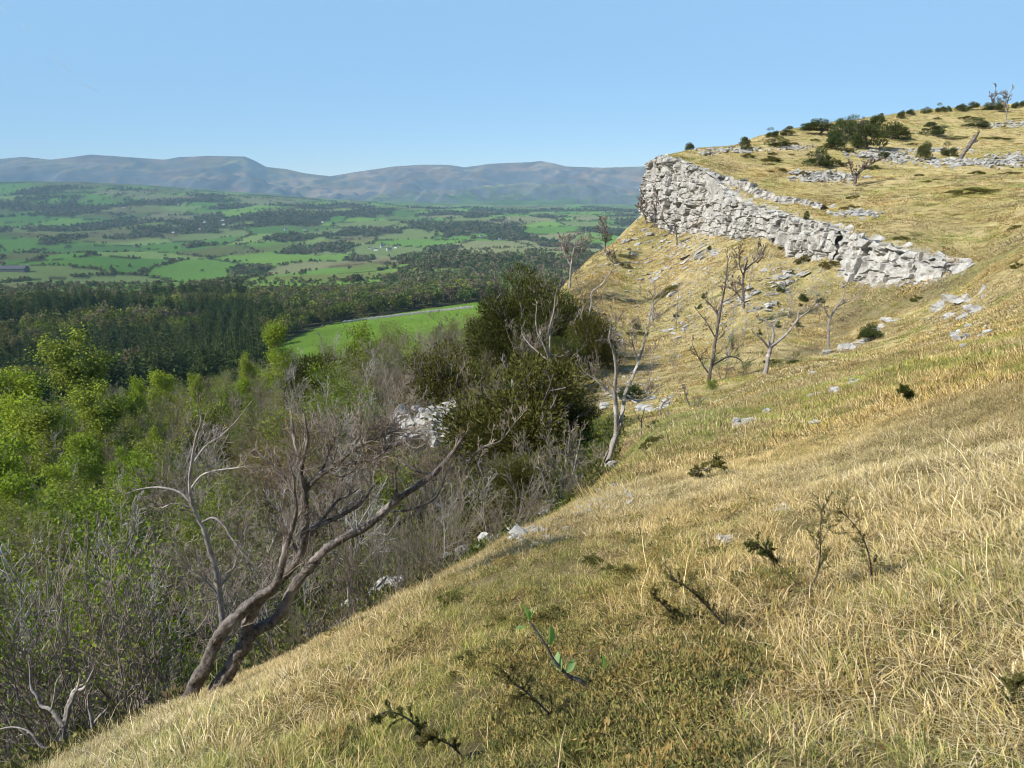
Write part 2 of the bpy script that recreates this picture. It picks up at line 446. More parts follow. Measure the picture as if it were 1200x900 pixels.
def plateau_w(az, r):
    re = np.interp(az, TOP_AZ, TOP_R) + 0.7
    hard = (r > re).astype(float)
    re2 = np.interp(az, [AZ_R, AZ_R + 0.12, 1.0], [61, 50, 36])
    soft = sstep(-9, 9, r - re2)
    k = sstep(AZ_R - 0.002, AZ_R + 0.03, az)
    w = hard * (1 - k) + soft * k
    w = np.where(az < AZ_L, 0, w)
    rb = np.interp(az, BK_AZ, BK_R)
    return np.where(r > rb, 0, w) * (1 - sstep(330, 480, r))

def H(x, y, lr_only=False):
    x = np.asarray(x, float); y = np.asarray(y, float)
    az = np.arctan2(x, y); r = np.maximum(np.hypot(x, y), 0.3); lr = np.log(r)
    azc = np.clip(az, -1.047, 1.047)
    t = plane_t(az, r) + look(G_LOW, azc, lr)
    w = plateau_w(azc, r)
    t = t * (1 - w) + look(G_UP, azc, lr) * w
    z = t * r
    near = 1 - sstep(150, 400, r)
    z = z + near * (sstep(2.5, 9, r) * 0.16 * fbm(x / 3.1, y / 3.1, seed=3, octaves=3) + 0.075 * vnoise(x / 0.7, y / 0.7, seed=8) + sstep(1.2, 3, r) * 0.035 * vnoise(x / 0.27, y / 0.27, seed=9) * (1 - sstep(3.5, 6, r)))
    z = z + near * sstep(25, 60, r) * 0.35 * fbm(x / 9.0, y / 9.0, seed=23, octaves=3)
    far = sstep(900, 1700, r) * (1 - sstep(6500, 8500, r))
    z = z + far * 34 * fbm(x / 620.0, y / 900.0, seed=31, octaves=3)
    z = z + sstep(500, 900, r) * (1 - sstep(1300, 2400, r)) * 4 * fbm(x / 260.0, y / 160.0, seed=37, octaves=2)
    return z

def normal_at(x, y, e=0.25):
    dx = (H(x + e, y) - H(x - e, y)) / (2 * e); dy = (H(x, y + e) - H(x, y - e)) / (2 * e)
    return -dx, -dy

def on_ground(px, Y):
    """the ground point at forward distance Y under picture column px"""
    row = 450.0
    for _ in range(6):
        a, _b = ray(px, row); x = float(a) * Y
        z = float(H(x, Y)); row = float(proj(x, Y, z)[1])
    return np.array([x, Y, z])

def ground_hit(px, py, r0=1.5, r1=420.0, n=420):
    """first meeting of lines of sight with the ground (nan where none)"""
    px = np.atleast_1d(np.asarray(px, float)); py = np.atleast_1d(np.asarray(py, float))
    a, b = ray(px, py)
    out = np.full((len(px), 3), np.nan)
    Ys = np.exp(np.linspace(math.log(r0), math.log(r1), n))
    for i in range(0, len(px), 300):
        aa = a[i:i + 300, None]; bb = b[i:i + 300, None]
        x = aa * Ys; z = bb * Ys; h = H(x, np.broadcast_to(Ys, x.shape))
        hit = z <= h; k = hit.argmax(1); ok = hit.any(1); m = np.arange(len(k))
        out[i:i + 300][ok] = np.stack([x[m, k], Ys[k], h[m, k]], -1)[ok]
    return out

# edge of the near grass slope, where it breaks off to the wooded scarp: distance by direction
_edge = [(-260, 930, 3.6), (0, 915, 5.2), (120, 880, 6.2), (240, 822, 7.4), (400, 740, 9.0), (500, 690, 10.5), (590, 640, 12.6), (650, 605, 15.5), (700, 570, 19), (790, 500, 25), (860, 468, 33.5), (900, 440, 42), (950, 425, 52), (1000, 400, 60)]
_ep = [to_pol(*p) for p in _edge]
EDGE_AZ = np.array([p[0] for p in _ep]); EDGE_R = np.array([p[1] for p in _ep])
def edge_r(az): return np.interp(az, EDGE_AZ, EDGE_R)

FIELD = np.array([(318, 412), (340, 398), (364, 387), (400, 377), (470, 367), (560, 354), (600, 350), (640, 400), (560, 420), (430, 440), (325, 436)], float)
def in_poly(px, py, poly):
    ins = np.zeros(px.shape, bool); j = len(poly) - 1
    for i in range(len(poly)):
        xi, yi = poly[i]; xj, yj = poly[j]
        c = ((yi > py) != (yj > py)) & (px < (xj - xi) * (py - yi) / (yj - yi + 1e-9) + xi)
        ins ^= c; j = i
    return ins
FIELD_W = np.array([at(p[0], p[1], 1.0)[:2] for p in FIELD])
_fp = []
for p in FIELD:
    g = ground_hit([p[0]], [p[1]], 180, 1200, 500)[0]
    _fp.append(g[:2] if not np.isnan(g[0]) else at(p[0], p[1], 400)[:2])
FIELD_W = np.array(_fp)
def in_field(x, y): return in_poly(np.asarray(x, float), np.asarray(y, float), FIELD_W) & (np.hypot(x, y) > 225)

def parcels(x, y):
    wx = x + 60 * fbm(x / 400, y / 400, seed=61, octaves=2); wy = y + 90 * fbm(x / 400, y / 400, seed=67, octaves=2)
    return voronoi(wx / 270.0, wy / 400.0, 71)

def wood_mask(x, y):
    r = np.hypot(x, y); az = np.arctan2(x, y)
    m = fbm(x / 210.0, y / 380.0, seed=83, octaves=4)
    thr = np.interp(r, [900, 1500, 2300, 3000, 4200, 5200, 7000], [0.10, 0.30, 0.26, 0.14, 0.04, 0.14, 0.3])
    return m - thr + 0.10 * sstep(0.0, -0.5, az) * sstep(2300, 3200, r)

def pal(arr, v):
    arr = np.array(arr); i = np.clip((v * len(arr)).astype(int), 0, len(arr) - 1)
    return arr[i]

def ground_colour(x, y, z):
    az = np.arctan2(x, y); r = np.hypot(x, y)
    n1 = fbm(x / 7.0, y / 7.0, seed=41, octaves=4)[:, None]; n2 = fbm(x / 2.2, y / 2.2, seed=43, octaves=3)[:, None]
    straw = np.array([0.345, 0.285, 0.14]); olive = np.array([0.25, 0.225, 0.075]); rust = np.array([0.31, 0.225, 0.115])
    c = straw + (olive - straw) * np.clip(n1 * 1.4 + 0.25, 0, 1) * 0.8
    c = c + (rust - c) * np.clip(n2 * 1.5, 0, 1) * 0.45
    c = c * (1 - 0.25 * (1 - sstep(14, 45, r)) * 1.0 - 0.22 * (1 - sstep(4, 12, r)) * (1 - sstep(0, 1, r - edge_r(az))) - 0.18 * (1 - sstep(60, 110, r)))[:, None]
    # scarp below the edge: leaf litter, moss and brambles under the trees
    lit = np.array([0.085, 0.08, 0.04]) + np.array([0.03, 0.045, 0.0]) * np.clip(n1 * 2, -0.3, 1)
    scarp = sstep(0.3, 1.2, r - edge_r(az)) * (1 - sstep(0.085, 0.135, az + 0.03 * n1[:, 0]))
    gully = sstep(0.5, 2, r - edge_r(az)) * (1 - sstep(5, 12, r - edge_r(az))) * (az >= np.arctan((690 - 600) / 930)) * 0.55
    scarp = np.clip(scarp * (1 - sstep(95, 110, r) * (az > 0.05)) + gully, 0, 1)[:, None]
    c = c + (lit - c) * scarp
    # valley floor wood, field
    wood = sstep(150, 330, r)[:, None] * ((az < AZ_L) | (r > 340))[:, None]
    wf = np.array([0.06, 0.062, 0.03])
    c = c + (wf - c) * wood
    f = in_field(x, y)[:, None]
    stripe = 1 + 0.06 * vnoise(x / 14, y / 70, seed=91)[:, None]
    c = np.where(f, np.array([0.105, 0.178, 0.027]) * stripe * (1 + 0.22 * fbm(x / 40, y / 40, seed=93, octaves=4)[:, None]), c)
    # the vale: parcels of pasture, moss land and moor
    f1, f2, cid = parcels(x, y)
    pas = pal([(0.10, 0.19, 0.042), (0.14, 0.235, 0.050), (0.080, 0.148, 0.042), (0.175, 0.24, 0.075), (0.115, 0.21, 0.045), (0.145, 0.185, 0.068), (0.088, 0.172, 0.040), (0.18, 0.19, 0.09)], cid)
    edge = (f2 - f1 < 0.045)[:, None]
    pas = np.where(edge, np.array([0.045, 0.05, 0.022]), pas)
    m = fbm(x / 300, y / 500, seed=97, octaves=4)[:, None]
    moor = np.array([0.13, 0.095, 0.055])
    mk = 0.55 * sstep(0.10, 0.34, m + 0.33 * (1 - sstep(1150, 1600, r))[:, None] + 0.16 * sstep(4200, 6200, r)[:, None])
    pas = pas + (moor * (1 + 0.3 * n2) - pas) * mk
    wm = sstep(-0.02, 0.06, wood_mask(x, y))[:, None]
    pas = pas + (np.array([0.055, 0.055, 0.028]) - pas) * wm
    va = sstep(820, 960, r)[:, None] * ((az < AZ_L) | (r > 340))[:, None]
    c = c + (pas - c) * va
    e_ = np.interp(az, TOP_AZ, TOP_R) + 0.7
    face = (az > AZ_L - 0.01) & (az < AZ_R) & (r > e_ - 1.6) & (r < e_ + 0.5)
    c = np.where(face[:, None], np.array([0.34, 0.325, 0.295]) * (1 + 0.3 * n2), c)
    return np.clip(c, 0.01, 1)

_az = np.radians(np.concatenate([np.arange(-180, -75, 5.0), np.arange(-75, -40, 0.8), np.arange(-40, 40.01, 0.135), np.arange(40.8, 75, 0.8), np.arange(75, 180.1, 5.0)]))
_lr = np.linspace(math.log(0.5), math.log(9600), 480)
na, nr = len(_az), len(_lr)
A_, L_ = np.meshgrid(_az, _lr, indexing='ij'); Rr = np.exp(L_)
for i, a in enumerate(_az):                               # snap two rows of each column to the two lips of the cliff step
    if AZ_L <= a <= AZ_R:
        e = np.interp(a, TOP_AZ, TOP_R) + 0.7
        j = int(np.searchsorted(Rr[i], e))
        Rr[i, j - 1] = e - 0.05; Rr[i, j] = e + 0.02
X = Rr * np.sin(A_); Yy = Rr * np.cos(A_)
Z = H(X.ravel(), Yy.ravel()).reshape(X.shape)
V = np.stack([X, Yy, Z], -1).reshape(-1, 3)
ii, jj = np.meshgrid(np.arange(na - 1), np.arange(nr - 1), indexing='ij')
q = np.stack([ii * nr + jj, (ii + 1) * nr + jj, (ii + 1) * nr + jj + 1, ii * nr + jj + 1], -1).reshape(-1, 4)
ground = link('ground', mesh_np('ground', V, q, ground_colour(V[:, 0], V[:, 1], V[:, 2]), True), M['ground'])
tag(ground, kind='structure')

# ------------------------------------------------------------------ the far fells
SKY = np.array([(-700, 196), (-350, 190), (-150, 192), (0, 189), (40, 186), (65, 183.5), (95, 187), (140, 181), (180, 184), (220, 187), (235, 184), (270, 182.5), (308, 183.5), (318, 188), (330, 195.5), (352, 198), (372, 203), (400, 206.5), (425, 202), (470, 195), (500, 193), (530, 193), (548, 196), (575, 192), (600, 190.5), (620, 190), (630, 188.5), (645, 191), (660, 195), (700, 196.5), (755, 194.5), (900, 190), (1300, 200), (1900, 200)], float)
fa = np.radians(np.concatenate([np.arange(-62, -40, 0.6), np.arange(-40, 40, 0.16), np.arange(40, 62, 0.6)])); fr = np.linspace(7400, 23000, 215)
FA, FR = np.meshgrid(fa, fr, indexing='ij')
FX = FR * np.sin(FA); FY = FR * np.cos(FA)
spx = 600 + 930 * np.tan(FA) / 1.03
crest_r = 15500 + 1300 * fbm(FA * 4, FA * 0, seed=5, octaves=2)
a0, b0 = ray(spx, np.interp(spx, SKY[:, 0], SKY[:, 1]))
crest_z = b0 * crest_r * np.cos(FA)
p_ = np.clip((FR - 7800) / (crest_r - 7800), 0, 1)
prof = np.where(FR < crest_r, 0.18 * p_ + 0.82 * p_ ** 2.3, 1 - 0.25 * np.clip((FR - crest_r) / 6000, 0, 1))
rid = 1 - np.abs(fbm(FX / 1700, FY / 2600, seed=101, octaves=5, gain=0.55)) * 2
base_z = -262 + 40 * fbm(FX / 1500, FY / 1500, seed=107, octaves=3)
FZ = base_z + (crest_z - base_z) * prof
amp = np.sin(np.pi * np.clip(p_, 0, 1)) ** 0.7
FZ = FZ + amp * (rid - 0.55) * 340 - amp * 40
crag = fbm(FX / 420, FY / 420, seed=113, octaves=4)
FZ = FZ + amp * crag * 75
n3 = fbm(FX / 900, FY / 900, seed=119, octaves=5)[..., None]
hh = sstep(0.05, 0.30, prof + 0.10 * n3[..., 0])[..., None]
gre = np.array([0.085, 0.14, 0.045]); brown = np.array([0.23, 0.155, 0.10]); heather = np.array([0.14, 0.095, 0.085]); grass_f = np.array([0.20, 0.18, 0.09]); rock = np.array([0.13, 0.13, 0.135])
fc = gre + (brown - gre) * hh
fc = fc + (heather - fc) * sstep(0.0, 0.35, n3) * 0.75 * hh
fc = fc + (grass_f - fc) * sstep(0.05, 0.4, -n3) * 0.7 * hh
fc = fc * (1 + 0.55 * fbm(FX / 260, FY / 420, seed=127, octaves=4)[..., None])
fc = fc + (np.array([0.34, 0.24, 0.16]) - fc) * (sstep(0.22, 0.42, fbm(FX / 700, FY / 1100, seed=131, octaves=4))[..., None] * hh * 0.8)
fc = fc + (rock * 0.8 - fc) * (sstep(0.28, 0.45, crag)[..., None] * hh * 0.7)
gz = np.gradient(FZ, axis=1) / np.gradient(FR, axis=1)
ga_ = np.gradient(FZ, axis=0) / (np.gradient(FA, axis=0) * FR)
fc = np.clip(fc, 0.01, 1); steep = np.hypot(gz, ga_)[..., None]
fc = fc + (rock - fc) * sstep(0.34, 0.55, steep + 0.12 * crag[..., None]) * 0.9
n_a, n_r = FX.shape
ii, jj = np.meshgrid(np.arange(n_a - 1), np.arange(n_r - 1), indexing='ij')
q = np.stack([ii * n_r + jj, (ii + 1) * n_r + jj, (ii + 1) * n_r + jj + 1, ii * n_r + jj + 1], -1).reshape(-1, 4)
fells = link('hills', mesh_np('hills', np.stack([FX, FY, FZ], -1).reshape(-1, 3), q, fc.reshape(-1, 3), True), M['fell'])
tag(fells, kind='structure')

# ------------------------------------------------------------------ summer haze over the vale: one closed box of thin air
hz = bmesh.new()
bmesh.ops.create_cube(hz, size=1.0)
hme = bpy.data.meshes.new('haze'); hz.to_mesh(hme); hz.free()
haze = link('haze', hme)
ZB, ZT = float(min(Z.min(), FZ.min())) - 1.5, float(max(Z.max(), FZ.max())) + 6
haze.scale = (46000, 27000, ZT - ZB); haze.location = (0, 10500, (ZT + ZB) / 2)
hm, hn, ho = nmat('haze_air')
pv = hn.nodes.new('ShaderNodeVolumePrincipled')
pv.inputs['Color'].default_value = (0.42, 0.74, 1.0, 1)
pv.inputs['Density'].default_value = 6.8e-5
pv.inputs['Anisotropy'].default_value = 0.0
hn.links.new(pv.outputs[0], ho.inputs['Volume'])
hme.materials.append(hm)
tag(haze, kind='stuff')
# ------------------------------------------------------------------ mesh kit: branches, leaves, rocks
def tubes(polys, sides, rough=0.0):
    vs, fs, o = [], [], 0
    ang = np.arange(sides) * 2 * math.pi / sides
    ca, sa = np.cos(ang)[None, :, None], np.sin(ang)[None, :, None]
    for pts, rad in polys:
        n = len(pts)
        t = np.empty_like(pts); t[1:-1] = pts[2:] - pts[:-2]; t[0] = pts[1] - pts[0]; t[-1] = pts[-1] - pts[-2]
        t /= (np.linalg.norm(t, axis=1, keepdims=True) + 1e-9)
        ref = np.array([1.0, 0.2, 0.1]) if abs(t[:, 2]).mean() > 0.6 else np.array([0.1, 0.15, 1.0])
        u = np.cross(t, ref); u /= (np.linalg.norm(u, axis=1, keepdims=True) + 1e-9)
        v = np.cross(t, u)
        rr_ = rad[:, None, None]
        if rough:
            q_ = np.random.RandomState(n); rr_ = rr_ * (1 + rough * (q_.normal(0, 1, (1, sides, 1)) * 0.8 + q_.normal(0, 1, (n, sides, 1)).clip(-1.5, 1.5)))
        ring = pts[:, None] + rr_ * (u[:, None] * ca + v[:, None] * sa)
        vs.append(ring.reshape(-1, 3))
        i = np.arange(n - 1)[:, None] * sides; k = np.arange(sides)[None]; k2 = (k + 1) % sides
        fs.append((np.stack([i + k, i + k2, i + sides + k2, i + sides + k], -1) + o).reshape(-1, 4))
        o += n * sides
    if not vs: return np.zeros((0, 3)), np.zeros((0, 4), int)
    return np.concatenate(vs), np.concatenate(fs)

def tube_mesh(name, polys, mat, sides_by_rad=((0.05, 10), (0.02, 6), (0.0, 3)), rough=0.0):
    V, F, o = [], [], 0
    left = list(polys)
    prev = 1e9
    for lim, s in sides_by_rad:
        grp = [p for p in left if p[1].max() >= lim and p[1].max() < prev]
        prev = lim
        v, f = tubes(grp, s, rough if s > 6 else 0.0)
        if len(v): V.append(v); F.append(f + o); o += len(v)
    me = mesh_np(name, np.concatenate(V), [np.concatenate(F)], smooth=True)
    me.materials.append(mat)
    return me

def unit(v): return v / (np.linalg.norm(v) + 1e-9)

def twig(rs, out, start, d, length, rad, level, spec, tips=None):
    """a wandering branch and, by level, its side branches; polylines go to out, ends to tips"""
    nseg = spec['seg'][level]
    pts = [np.array(start, float)]; dirs = []
    d = unit(np.array(d, float))
    for i in range(nseg):
        d = unit(d + rs.normal(0, spec['wander'], 3) + np.array(spec.get('wind', (0, 0, 0))) * (0.5 + level * 0.3) + np.array([0, 0, spec['up'][level]]))
        pts.append(pts[-1] + d * length / nseg); dirs.append(d)
    pts = np.array(pts)
    r = rad * np.linspace(1, spec.get('taper', 0.35), nseg + 1)
    out.append((pts, np.maximum(r, spec.get('rmin', 0.003))))
    if level + 1 < len(spec['kids']) + 1 and level < len(spec['kids']):
        n = spec['kids'][level]
        n = max(1, int(round(n * rs.uniform(0.7, 1.3))))
        for k in range(n):
            f = rs.uniform(spec.get('bare', 0.3) if level == 0 else 0.15, 1.0)
            j = min(nseg - 1, int(f * nseg)); q = pts[j] + (pts[j + 1] - pts[j]) * (f * nseg - j)
            side = rs.normal(0, 1, 3); side -= side.dot(dirs[j]) * dirs[j]; side = unit(side)
            a = rs.uniform(*spec['angle'])
            nd = dirs[j] * math.cos(a) + side * math.sin(a)
            twig(rs, out, q, nd, length * rs.uniform(*spec['len']) * (1.15 - 0.5 * f), max(rad * (1 - 0.6 * f) * spec.get('rk', 0.55), spec.get('rmin', 0.003)), level + 1, spec, tips)
    elif tips is not None:
        tips.extend([pts[-1], pts[len(pts) // 2]])

def kites(rs, P, D, ln, wd, jit=0.5, twist=True):
    """one four-cornered leaf (or spray) at each point P heading along D"""
    n = len(P); P = np.asarray(P, float); D = np.asarray(D, float) + rs.normal(0, jit, (n, 3))
    D /= np.linalg.norm(D, axis=1, keepdims=True) + 1e-9
    s = np.cross(D, rs.normal(0, 1, (n, 3))); s /= np.linalg.norm(s, axis=1, keepdims=True) + 1e-9
    ln = ln * rs.uniform(0.6, 1.4, (n, 1)); wd = wd * rs.uniform(0.7, 1.3, (n, 1))
    nn = np.cross(D, s)
    m = P + D * ln * 0.45
    V = np.stack([P, m + s * wd * 0.5 + nn * ln * 0.06, P + D * ln, m - s * wd * 0.5 + nn * ln * 0.06], 1).reshape(-1, 3)
    F = np.arange(4 * n).reshape(n, 4)
    return V, F

def ball(rs, n):
    v = rs.normal(0, 1, (n, 3)); return v / np.linalg.norm(v, axis=1, keepdims=True)

def join(parts):
    V, F, o = [], {}, 0
    for v, f in parts:
        F.setdefault(f.shape[1], []).append(f + o); V.append(v); o += len(v)
    return np.concatenate(V), [np.concatenate(x) for x in F.values()]

def rock_mesh(name, seed, size=(1, 1, 0.6), n=16, rough=0.05, sub=1):
    rs = np.random.RandomState(seed)
    bm = bmesh.new()
    for p in rs.uniform(-0.5, 0.5, (n, 3)):
        q = np.sign(p) * np.abs(p * 2) ** 0.6 * 0.5
        bm.verts.new(q * np.array(size))
    r = bmesh.ops.convex_hull(bm, input=bm.verts[:])
    bmesh.ops.delete(bm, geom=[g for g in r['geom_interior'] if isinstance(g, bmesh.types.BMVert)], context='VERTS')
    if sub:
        bmesh.ops.subdivide_edges(bm, edges=bm.edges[:], cuts=sub, use_grid_fill=True)
        for v in bm.verts:
            c = np.array(v.co)
            v.co += Vector((rs.normal(0, rough) * size[0], rs.normal(0, rough) * size[1], rs.normal(0, rough) * size[2]))
    bmesh.ops.triangulate(bm, faces=[f for f in bm.faces if len(f.verts) > 4])
    bmesh.ops.recalc_face_normals(bm, faces=bm.faces[:])
    me = bpy.data.meshes.new(name); bm.to_mesh(me); bm.free()
    return me

# geometry-node scatter for what nobody could count
def scatter(name, P, rot, scl, pick, shade, protos, kind='stuff'):
    me = bpy.data.meshes.new(name)
    P = np.asarray(P, np.float32); n = len(P)
    me.vertices.add(n); me.vertices.foreach_set('co', P.ravel())
    a = me.attributes.new('turn', 'FLOAT_VECTOR', 'POINT'); a.data.foreach_set('vector', np.asarray(rot, np.float32).ravel())
    a = me.attributes.new('size', 'FLOAT_VECTOR', 'POINT')
    scl = np.asarray(scl, np.float32)
    if scl.ndim == 1: scl = np.repeat(scl[:, None], 3, 1)
    a.data.foreach_set('vector', scl.ravel())
    a = me.attributes.new('pick', 'INT', 'POINT'); a.data.foreach_set('value', np.asarray(pick, np.int32))
    c4 = np.ones((n, 4), np.float32); c4[:, :3] = shade
    for nm in ('shade', 'tint'):
        a = me.attributes.new(nm, 'FLOAT_COLOR', 'POINT'); a.data.foreach_set('color', c4.ravel())
    o = link(name, me)
    tag(o, kind=kind)
    cl = bpy.data.collections.new(name + '_kinds')
    for i, pm in enumerate(protos):
        cl.objects.link(bpy.data.objects.new('%s_kind_%02d' % (name, i), pm))
    g = bpy.data.node_groups.new(name + '_scatter', 'GeometryNodeTree')
    g.interface.new_socket('Geometry', in_out='INPUT', socket_type='NodeSocketGeometry')
    g.interface.new_socket('Geometry', in_out='OUTPUT', socket_type='NodeSocketGeometry')
    gi = g.nodes.new('NodeGroupInput'); go = g.nodes.new('NodeGroupOutput')
    ci = g.nodes.new('GeometryNodeCollectionInfo'); ci.inputs['Collection'].default_value = cl
    ci.inputs['Separate Children'].default_value = True; ci.inputs['Reset Children'].default_value = True
    ip = g.nodes.new('GeometryNodeInstanceOnPoints'); ip.inputs['Pick Instance'].default_value = True
    def at_(nm, ty):
        k = g.nodes.new('GeometryNodeInputNamedAttribute'); k.data_type = ty; k.inputs['Name'].default_value = nm
        return [s for s in k.outputs if s.enabled and s.name == 'Attribute'][0]
    er = g.nodes.new('FunctionNodeEulerToRotation')
    g.links.new(at_('turn', 'FLOAT_VECTOR'), er.inputs[0])
    g.links.new(gi.outputs[0], ip.inputs['Points']); g.links.new(ci.outputs[0], ip.inputs['Instance'])
    g.links.new(at_('pick', 'INT'), ip.inputs['Instance Index']); g.links.new(er.outputs[0], ip.inputs['Rotation'])
    g.links.new(at_('size', 'FLOAT_VECTOR'), ip.inputs['Scale']); g.links.new(ip.outputs[0], go.inputs[0])
    md = o.modifiers.new('scatter', 'NODES'); md.node_group = g
    return o

# ------------------------------------------------------------------ plant prototypes (mesh data, z = 0 at the foot)
def broad_crown(seed, nclump=26, per=34, leaf=0.085, h=1.0, w=0.72, low=0.22):
    rs = np.random.RandomState(seed)
    P, D = [], []
    for k in range(nclump):
        d = ball(rs, 1)[0]; f = rs.uniform(0.35, 0.95)
        c = np.array([d[0] * w * 0.5 * f, d[1] * w * 0.5 * f, low + (1 - low) * (0.5 + 0.5 * d[2] * f)])
        c[:2] *= 0.6 + 0.6 * math.sin(math.pi * min(1, max(0.1, (c[2] - low) / (1 - low) * 0.85 + 0.1)))
        b = ball(rs, per); rr = rs.uniform(0.09, 0.17) * rs.uniform(0.6, 1, (per, 1))
        P.append(c + b * rr * np.array([1, 1, 0.75])); D.append(b + np.array([0, 0, 0.2]))
    v, f = kites(rs, np.concatenate(P), np.concatenate(D), leaf, leaf * 0.75, 0.6)
    v[:, 2] = np.maximum(v[:, 2], 0.02)
    return v * h, f

def limb_polys(seed, h, spec, n=1, spread=0.25, rad=0.03, tips=None):
    rs = np.random.RandomState(seed); out = []
    for k in range(n):
        a = rs.uniform(0, 6.28)
        d = np.array([math.cos(a) * spread, math.sin(a) * spread, 1.0]) * np.array([1, 1, 1])
        twig(rs, out, (rs.normal(0, 0.02 * h), rs.normal(0, 0.02 * h), -0.06 * h), d, h * rs.uniform(0.8, 1.0) * 1.05, rad * rs.uniform(0.7, 1.1), 0, spec, tips)
    return out

SPEC_TREE = dict(seg=[6, 4, 3], up=[0.05, 0.12, 0.05], wander=0.12, kids=[9, 4], angle=(0.5, 1.0), len=(0.3, 0.5), bare=0.25, rmin=0.004)
SPEC_BUSH = dict(seg=[6, 5, 4, 3], up=[0.06, 0.10, 0.08, 0.05], wander=0.16, kids=[7, 5, 4], angle=(0.35, 0.95), len=(0.35, 0.6), bare=0.2, rmin=0.0045)

def conifer(seed):
    """spruce of height 1: trunk with whorls of drooping boughs"""
    rs = np.random.RandomState(seed); P, D, L = [], [], []
    for k in range(30):
        z = 0.10 + 0.88 * (k / 29.0) ** 0.9; rad = 0.19 * (1 - z) ** 0.8 + 0.012
        for j in range(8 if k < 22 else 5):
            a = rs.uniform(0, 6.28); d = np.array([math.cos(a), math.sin(a), -0.25 + 0.5 * (z > 0.8)])
            l = rad * rs.uniform(0.6, 1.25)
            for s in (0.15, 0.5, 0.8):
                P.append(np.array([0, 0, z]) + d * l * s); D.append(d + np.array([0, 0, -0.2])); L.append(max(0.03, l * 0.6))
    P = np.array(P); D = np.array(D); L = np.array(L)[:, None]
    v, f = kites(rs, P, D, L, L * 0.55, 0.35)
    tv, tf = tubes([(np.array([[0, 0, -0.05], [0, 0, 0.5], [0, 0, 0.97]]), np.array([0.014, 0.009, 0.002]))], 5)
    return (v, f), (tv, tf)

def two_part_mesh(name, leaf, wood, mleaf, mwood):
    (v, f), (tv, tf) = leaf, wood
    me = mesh_np(name, np.concatenate([v, tv]), [np.concatenate([f, tf + len(v)])])
    me.materials.append(mleaf); me.materials.append(mwood)
    mi = np.zeros(len(f) + len(tf), np.int32); mi[len(f):] = 1
    me.polygons.foreach_set('material_index', mi)
    return me

def leaf_mesh(name, v, f, mat):
    me = mesh_np(name, v, [f] if not isinstance(f, list) else f); me.materials.append(mat); return me

# bare and budding shrubs
def bare_bush(seed, h=1.0, n=6, spread=0.55, kids=(7, 5, 4), mat=None, rad=0.016, wind=(0, 0, 0), upk=1.0, rmin=0.0018):
    sp = dict(SPEC_BUSH); sp['kids'] = list(kids); sp['wind'] = wind; sp['rmin'] = rmin
    sp['up'] = [u * upk for u in sp['up']]
    tips = []
    rs = np.random.RandomState(seed); out = []
    for k in range(n):
        a = rs.uniform(0, 6.28); s = spread * rs.uniform(0.3, 1.2)
        twig(rs, out, (rs.normal(0, 0.04), rs.normal(0, 0.04), -0.05), (math.cos(a) * s, math.sin(a) * s, 1), h * rs.uniform(0.55, 0.95), rad * rs.uniform(0.6, 1.15), 0, sp, tips)
    return out, np.array(tips)

def sprays_bush(seed, nclump, per, w, h, ln, wd, up=0.7, top=0.6, core=0.25):
    """dense needle bush: clumps of upswept sprays over an uneven dome, thinner inside"""
    rs = np.random.RandomState(seed); P, D = [], []
    for k in range(nclump):
        d = ball(rs, 1)[0]; d[2] = abs(d[2]) * 1.0 - 0.12
        f = rs.uniform(0.55, 1.0)
        c = np.array([d[0] * w * 0.42 * f, d[1] * w * 0.42 * f, h * (0.12 + 0.75 * max(0.02, d[2]) * f)])
        rr = rs.uniform(0.12, 0.24) * min(w, h)
        b = ball(rs, per); b[:, 2] = b[:, 2] * 0.8 + 0.1
        q = c + b * rr * rs.uniform(core, 1.0, (per, 1)) ** 0.5 * np.array([1, 1, 0.85])
        P.append(q); D.append(b * 0.6 + np.array([d[0] * 0.4, d[1] * 0.4, up]))
    P = np.concatenate(P); D = np.concatenate(D); k = P[:, 2] > -0.02 * h
    return kites(rs, P[k], D[k], ln, wd, 0.35)

def euler_tilt(nx, ny, rz, k):
    n = np.stack([nx * k, ny * k, np.ones_like(nx)], -1); n /= np.linalg.norm(n, axis=1, keepdims=True)
    a, b, c = n.T; q = 1 / (1 + c)
    T = np.empty((len(a), 3, 3)); T[:, 0] = np.stack([1 - a * a * q, -a * b * q, a], -1); T[:, 1] = np.stack([-a * b * q, 1 - b * b * q, b], -1); T[:, 2] = np.stack([-a, -b, c], -1)
    co, si = np.cos(rz), np.sin(rz); Rz = np.zeros_like(T); Rz[:, 0, 0] = co; Rz[:, 0, 1] = -si; Rz[:, 1, 0] = si; Rz[:, 1, 1] = co; Rz[:, 2, 2] = 1
    m = T @ Rz
    return np.stack([np.arctan2(m[:, 2, 1], m[:, 2, 2]), -np.arcsin(np.clip(m[:, 2, 0], -1, 1)), np.arctan2(m[:, 1, 0], m[:, 0, 0])], -1)

# ------------------------------------------------------------------ limestone: cliffs, outcrops, scree
ROCKS = [rock_mesh('rock_%d' % i, 100 + i, (1, 0.85, 0.7), 15, 0.05) for i in range(9)]
SLABS = [rock_mesh('slab_%d' % i, 140 + i, (1, 0.7, 0.32), 16, 0.045) for i in range(7)]
for m_ in ROCKS + SLABS: m_.materials.append(M['stone'])
SPOTS = []                                     # (x, y, radius) of bare stone: no grass there

def child_rock(parent, mesh, loc, rot, scale):
    o = bpy.data.objects.new('rock', mesh); COL.objects.link(o)
    o.parent = parent; o.location = [float(v) for v in loc]; o.rotation_euler = [float(v) for v in rot]; o.scale = [float(v) for v in scale]
    return o

